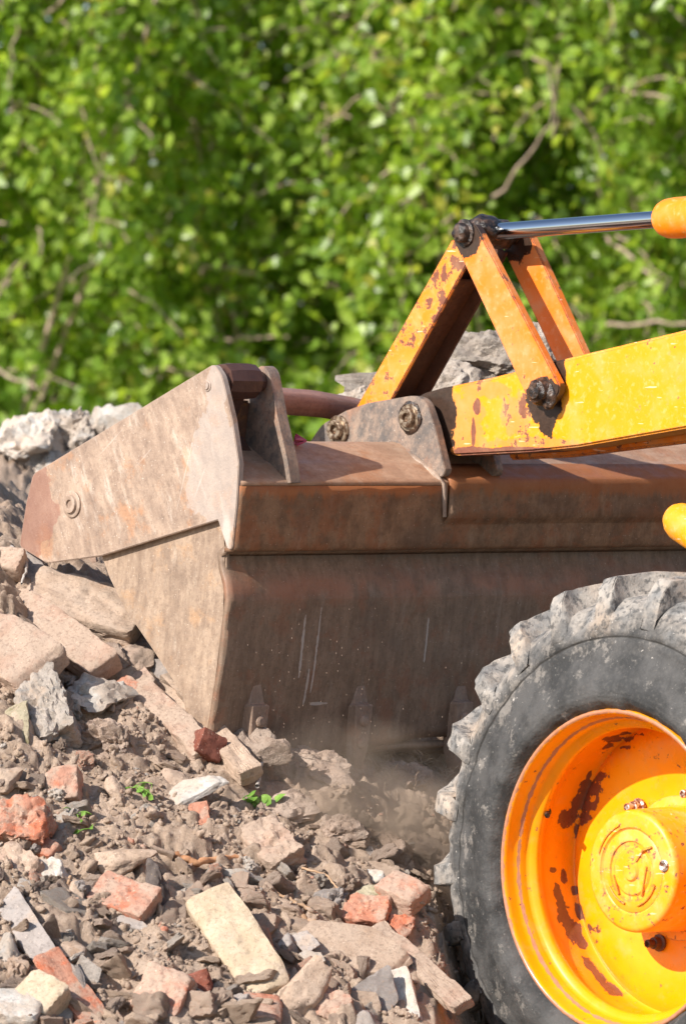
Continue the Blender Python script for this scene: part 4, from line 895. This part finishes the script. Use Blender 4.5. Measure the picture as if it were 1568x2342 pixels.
# earth pushed against the foot of the bucket's back, and airborne grains
# lumps in the bucket, seen behind the levers
def lump(u, v, y, L, Wd, mat, label, seed, ang=0, rgh=.07, name='concrete_lump'):
    return put(name, 'lump', label, mat, u, v, L, Wd, min(L, Wd)*.8, ang, (-.2, -.8, .55), 'rock', seed=seed, sub=5, rough_=rgh, lift=0, at=Vector(((u-CX)/F*y, y, H-(v-YH)/F*y)))
lump(1150, 812, 13.75, 205, 125, 'rubble', 'big rough concrete lump in the bucket between the orange levers', 3, 0, .09)
lump(1235, 800, 13.9, 110, 120, 'rubble', 'grey concrete lump behind the far orange lever', 5, 70, .09)
lump(1020, 872, 13.65, 160, 118, 'rubble', 'pale smooth boulder in the bucket right of the channel link', 11, 5, .06)
lump(815, 915, 13.6, 75, 45, 'white', 'small pale stone peeping over the lip left of the channel link', 9, -20, .06)
lump(1100, 900, 13.8, 240, 120, 'rubble', 'buried concrete lump low in the bucket behind the arm', 14, 5, .05)
# background heap of white rubble
for (u, v, L, Wd, a, mt, lb) in [(60, 1000, 175, 110, -8, 'white', 'large white rubble lump on the far heap at the left edge'), (170, 985, 95, 70, 30, 'white', 'white rubble lump right of the largest one on the far heap'),
        (225, 1000, 80, 70, 15, 'white', 'white rubble lump nearest the bucket on the far heap'), (75, 1065, 190, 110, 10, 'white', 'broad off white lump below the largest on the far heap'), (185, 1050, 110, 80, 60, 'white', 'off white slab leaning on the far heap'),
        (30, 1110, 190, 130, 0, 'white', 'dusty pale lump at the base of the far heap'), (130, 1110, 130, 90, 20, 'tan', 'tan lump at the base of the far heap'), (190, 965, 40, 30, 0, 'white', 'small white knob topping the far heap')]:
    y_ = 15.6; put('rubble_lump', 'rubble', lb, mt, u, v, L, Wd, 80, a, (-.3, -.6, .7), 'rock', seed=int(u), sub=5, rough_=.11, lift=0, at=Vector(((u-CX)/F*y_, y_, H-(v-YH)/F*y_)))
# sticks, roots, weeds
def stick(name, cat, label, px, r, mat, up=.01, seg=7, depth=0, grp=None):
    pts = []
    for i, q in enumerate(px):
        P = ray_mound(q[0], q[1]); P = P if depth == 0 else P
        d = P.y-.02-up; pts.append(((q[0]-CX)/F*d, d, H-(q[1]-YH)/F*d))
    pts = np.array(pts); t = np.linspace(0, 1, len(pts)); tt = np.linspace(0, 1, len(pts)*6); p = np.stack([np.interp(tt, t, pts[:, k]) for k in range(3)], 1); p[1:-1] += rng.normal(0, r*.25, (len(p)-2, 3))
    V, Fa = tube_np(p, np.linspace(r, r*.6, len(p))*(1+rng.uniform(-.15, .15, len(p))), seg); c = p.mean(0)
    return tag(from_np(name, V-c, Fa, mat, loc=c), label, cat, grp)
stick('stick', 'stick', 'short pale stick slanting beside the orange brick bit', [(330, 1538), (350, 1575), (386, 1625)], .0048, M_wood)
stick('stick', 'stick', 'grey forked stick standing up below the left tooth', [(588, 1798), (600, 1745), (617, 1700)], .0048, M_greystick, .05)
stick('stick', 'stick', 'curved brown root left of the tall tan stone', [(162, 2005), (150, 2035), (128, 2078), (104, 2100), (60, 2096)], .0042, M_wood)
stick('stick', 'stick', 'thin light stick along the gravelly slab', [(846, 2160), (890, 2200), (952, 2250)], .0045, M_wood, .03)
stick('wood_splinter', 'wood', 'long orange wood splinter across the mid slope', [(395, 1958), (450, 1972), (520, 1962), (600, 1955)], .0085, M_orangewood)
stick('wood_splinter', 'wood', 'brown wood splinter above the wide tan tile', [(608, 2032), (660, 2058), (710, 2078)], .007, M_wood)
stick('wood_splinter', 'wood', 'bundle of pale wood fibre above the wide tan tile', [(680, 2096), (730, 2118), (770, 2130)], .008, M_wood)
stick('wire', 'wire', 'pale bent strap hanging under the bucket tip', [(25, 1250), (55, 1270), (62, 1300), (50, 1335)], .0045, M_greystick, .04)
stick('root', 'root', 'thin dark root curling right of the clay lump', [(690, 1985), (745, 2000), (770, 2030), (790, 2055)], .0028, M_wood)
Vs, Fs, off = [], [], 0
for i in range(150):
    cxu, cyv = random.choice([(920, 1735), (960, 1760), (700, 1740), (1000, 1830), (860, 1745)]); u = cxu+rng.normal(0, 45); v = cyv+rng.normal(0, 25); P = np.array(ray_mound(u, v))+np.array([0, -.03, .012])
    n = 6; t = np.linspace(0, 1, n)[:, None]; d = unit(rng.normal(size=3)*np.array([1, .5, 1])+np.array([.2, -.2, -.3])); L = rng.uniform(.02, .07); p = P+d*L*t+rng.normal(0, .002, (n, 3))+np.array([0, 0, -.02])*t*t
    V, Fa = tube_np(p, .0009, 3); Vs.append(V); Fs.append(Fa+off); off += len(V)
tag(from_np('root_fibres', np.concatenate(Vs), np.concatenate(Fs), M_root), 'tangle of fine dry root fibres below the bucket teeth', 'roots', kind='stuff')
def weed(u, v, label, n=9, s=.022, blade=False):
    P = ray_mound(u, v)+Vector((0, -.03, .005)); root = empty('weed', P); tag(root, label, 'weed'); Vs, Fs, off = [], [], 0; LP = []
    for i in range(n):
        d = unit(np.array([rng.normal(0, 1), -.3, rng.uniform(.0, 1.0)])); L = rng.uniform(.02, .065); t = np.linspace(0, 1, 6)[:, None]; p = d*L*t+np.array([0, 0, -.03])*t*t
        V, Fa = tube_np(p, .0011, 4); Vs.append(V); Fs.append(Fa+off); off += len(V); LP += [p[-1], p[3]]
    from_np('stem', np.concatenate(Vs), np.concatenate(Fs), M_weed, root)
    leaves_mesh('leaves', np.array(LP), s, M_weed, root, np.full(len(LP), .5))
weed(305, 1805, 'small green weed sprouting left of the bright mortar flake', 8); weed(590, 1830, 'green grassy weed tuft beside the grey forked stick', 12, .026)
weed(175, 1868, 'tiny green seedling right below the square orange brick', 3, .012); weed(212, 1900, 'tiny seedling in the soil above the flat brown stone', 3, .012)
# pink tassel caught behind the shelf
P = Vector(W(Ffb+.16, -.12, 1.5)); k = (688-CX)/F; P = Vector((k*P.y, P.y, H-(1002-YH)/F*P.y)); Vs, Fs, off = [], [], 0
for i in range(14):
    d = unit(np.array([-1+rng.normal(0, .25), rng.normal(0, .3), rng.normal(.15, .3)])); t = np.linspace(0, 1, 4)[:, None]; p = np.array([.012, 0, -.006])+d*.028*t; V, Fa = tube_np(p, .0022, 4); Vs.append(V); Fs.append(Fa+off); off += len(V)
tag(from_np('pink_tassel', np.concatenate(Vs), np.concatenate(Fs), M_pink, loc=P), 'tiny frayed pink tassel on the bucket ridge left of the clevis', 'tassel')
# airborne grains falling before the bucket's back
V0, F0 = ico(1); n = 80; u = np.concatenate([rng.uniform(600, 860, 50), rng.uniform(560, 1080, 30)]); v = np.concatenate([rng.uniform(1390, 1700, 50), rng.uniform(1420, 1800, 30)]); d = rng.uniform(12.55, 12.75, n)
c = np.stack([(u-CX)/F*d, d, H-(v-YH)/F*d], 1); s = rng.uniform(.0004, .0008, n); V = V0[None]*s[:, None, None]*np.array([.7, .9, 3.2])+c[:, None]
tag(from_np('flying_grit', V.reshape(-1, 3), (F0[None]+(np.arange(n)*len(V0))[:, None, None]).reshape(-1, 3), SM['tan'], sm=False), 'grains of grit falling in front of the bucket back', 'grit', kind='stuff')
bm = bmesh.new(); cd = 12.62; bmesh.ops.create_icosphere(bm, subdivisions=3, radius=1); cc = Vector(((880-CX)/F*cd, cd, H-(1885-YH)/F*cd))
dm_ = bpy.data.materials.new('dust'); dm_.use_nodes = True; t_ = dm_.node_tree; t_.nodes.remove(t_.nodes['Principled BSDF']); pv = t_.nodes.new('ShaderNodeVolumePrincipled'); pv.inputs['Color'].default_value = (.82, .62, .46, 1); pv.inputs['Anisotropy'].default_value = .1
tcn = t_.nodes.new('ShaderNodeTexCoord'); nz_ = t_.nodes.new('ShaderNodeTexNoise'); nz_.inputs['Scale'].default_value = 2.2; nz_.inputs['Detail'].default_value = 4; ln_ = t_.nodes.new('ShaderNodeVectorMath'); ln_.operation = 'LENGTH'
mr = t_.nodes.new('ShaderNodeMapRange'); mr.inputs[1].default_value = .15; mr.inputs[2].default_value = 1; mr.inputs[3].default_value = 1; mr.inputs[4].default_value = 0
mr2 = t_.nodes.new('ShaderNodeMapRange'); mr2.inputs[1].default_value = .42; mr2.inputs[2].default_value = .68; mr2.inputs[3].default_value = 0; mr2.inputs[4].default_value = 24
mm_ = t_.nodes.new('ShaderNodeMath'); mm_.operation = 'MULTIPLY'
for a_, b_ in ((tcn.outputs['Object'], ln_.inputs[0]), (tcn.outputs['Object'], nz_.inputs['Vector']), (ln_.outputs['Value'], mr.inputs[0]), (nz_.outputs['Fac'], mr2.inputs[0]), (mr.outputs[0], mm_.inputs[0]), (mr2.outputs[0], mm_.inputs[1]), (mm_.outputs[0], pv.inputs['Density']), (pv.outputs[0], t_.nodes['Material Output'].inputs['Volume'])): t_.links.new(a_, b_)
dc_ = from_bm('dust_cloud', bm, dm_, sm=True, loc=cc); dc_.scale = (.32, .13, .22); dc_.rotation_euler = (0, math.radians(30), 0)
tag(dc_, 'thin brown dust hanging over the churned earth beside the tyre', 'dust', kind='stuff')
S.render.resolution_x = 685; S.render.resolution_y = 1024
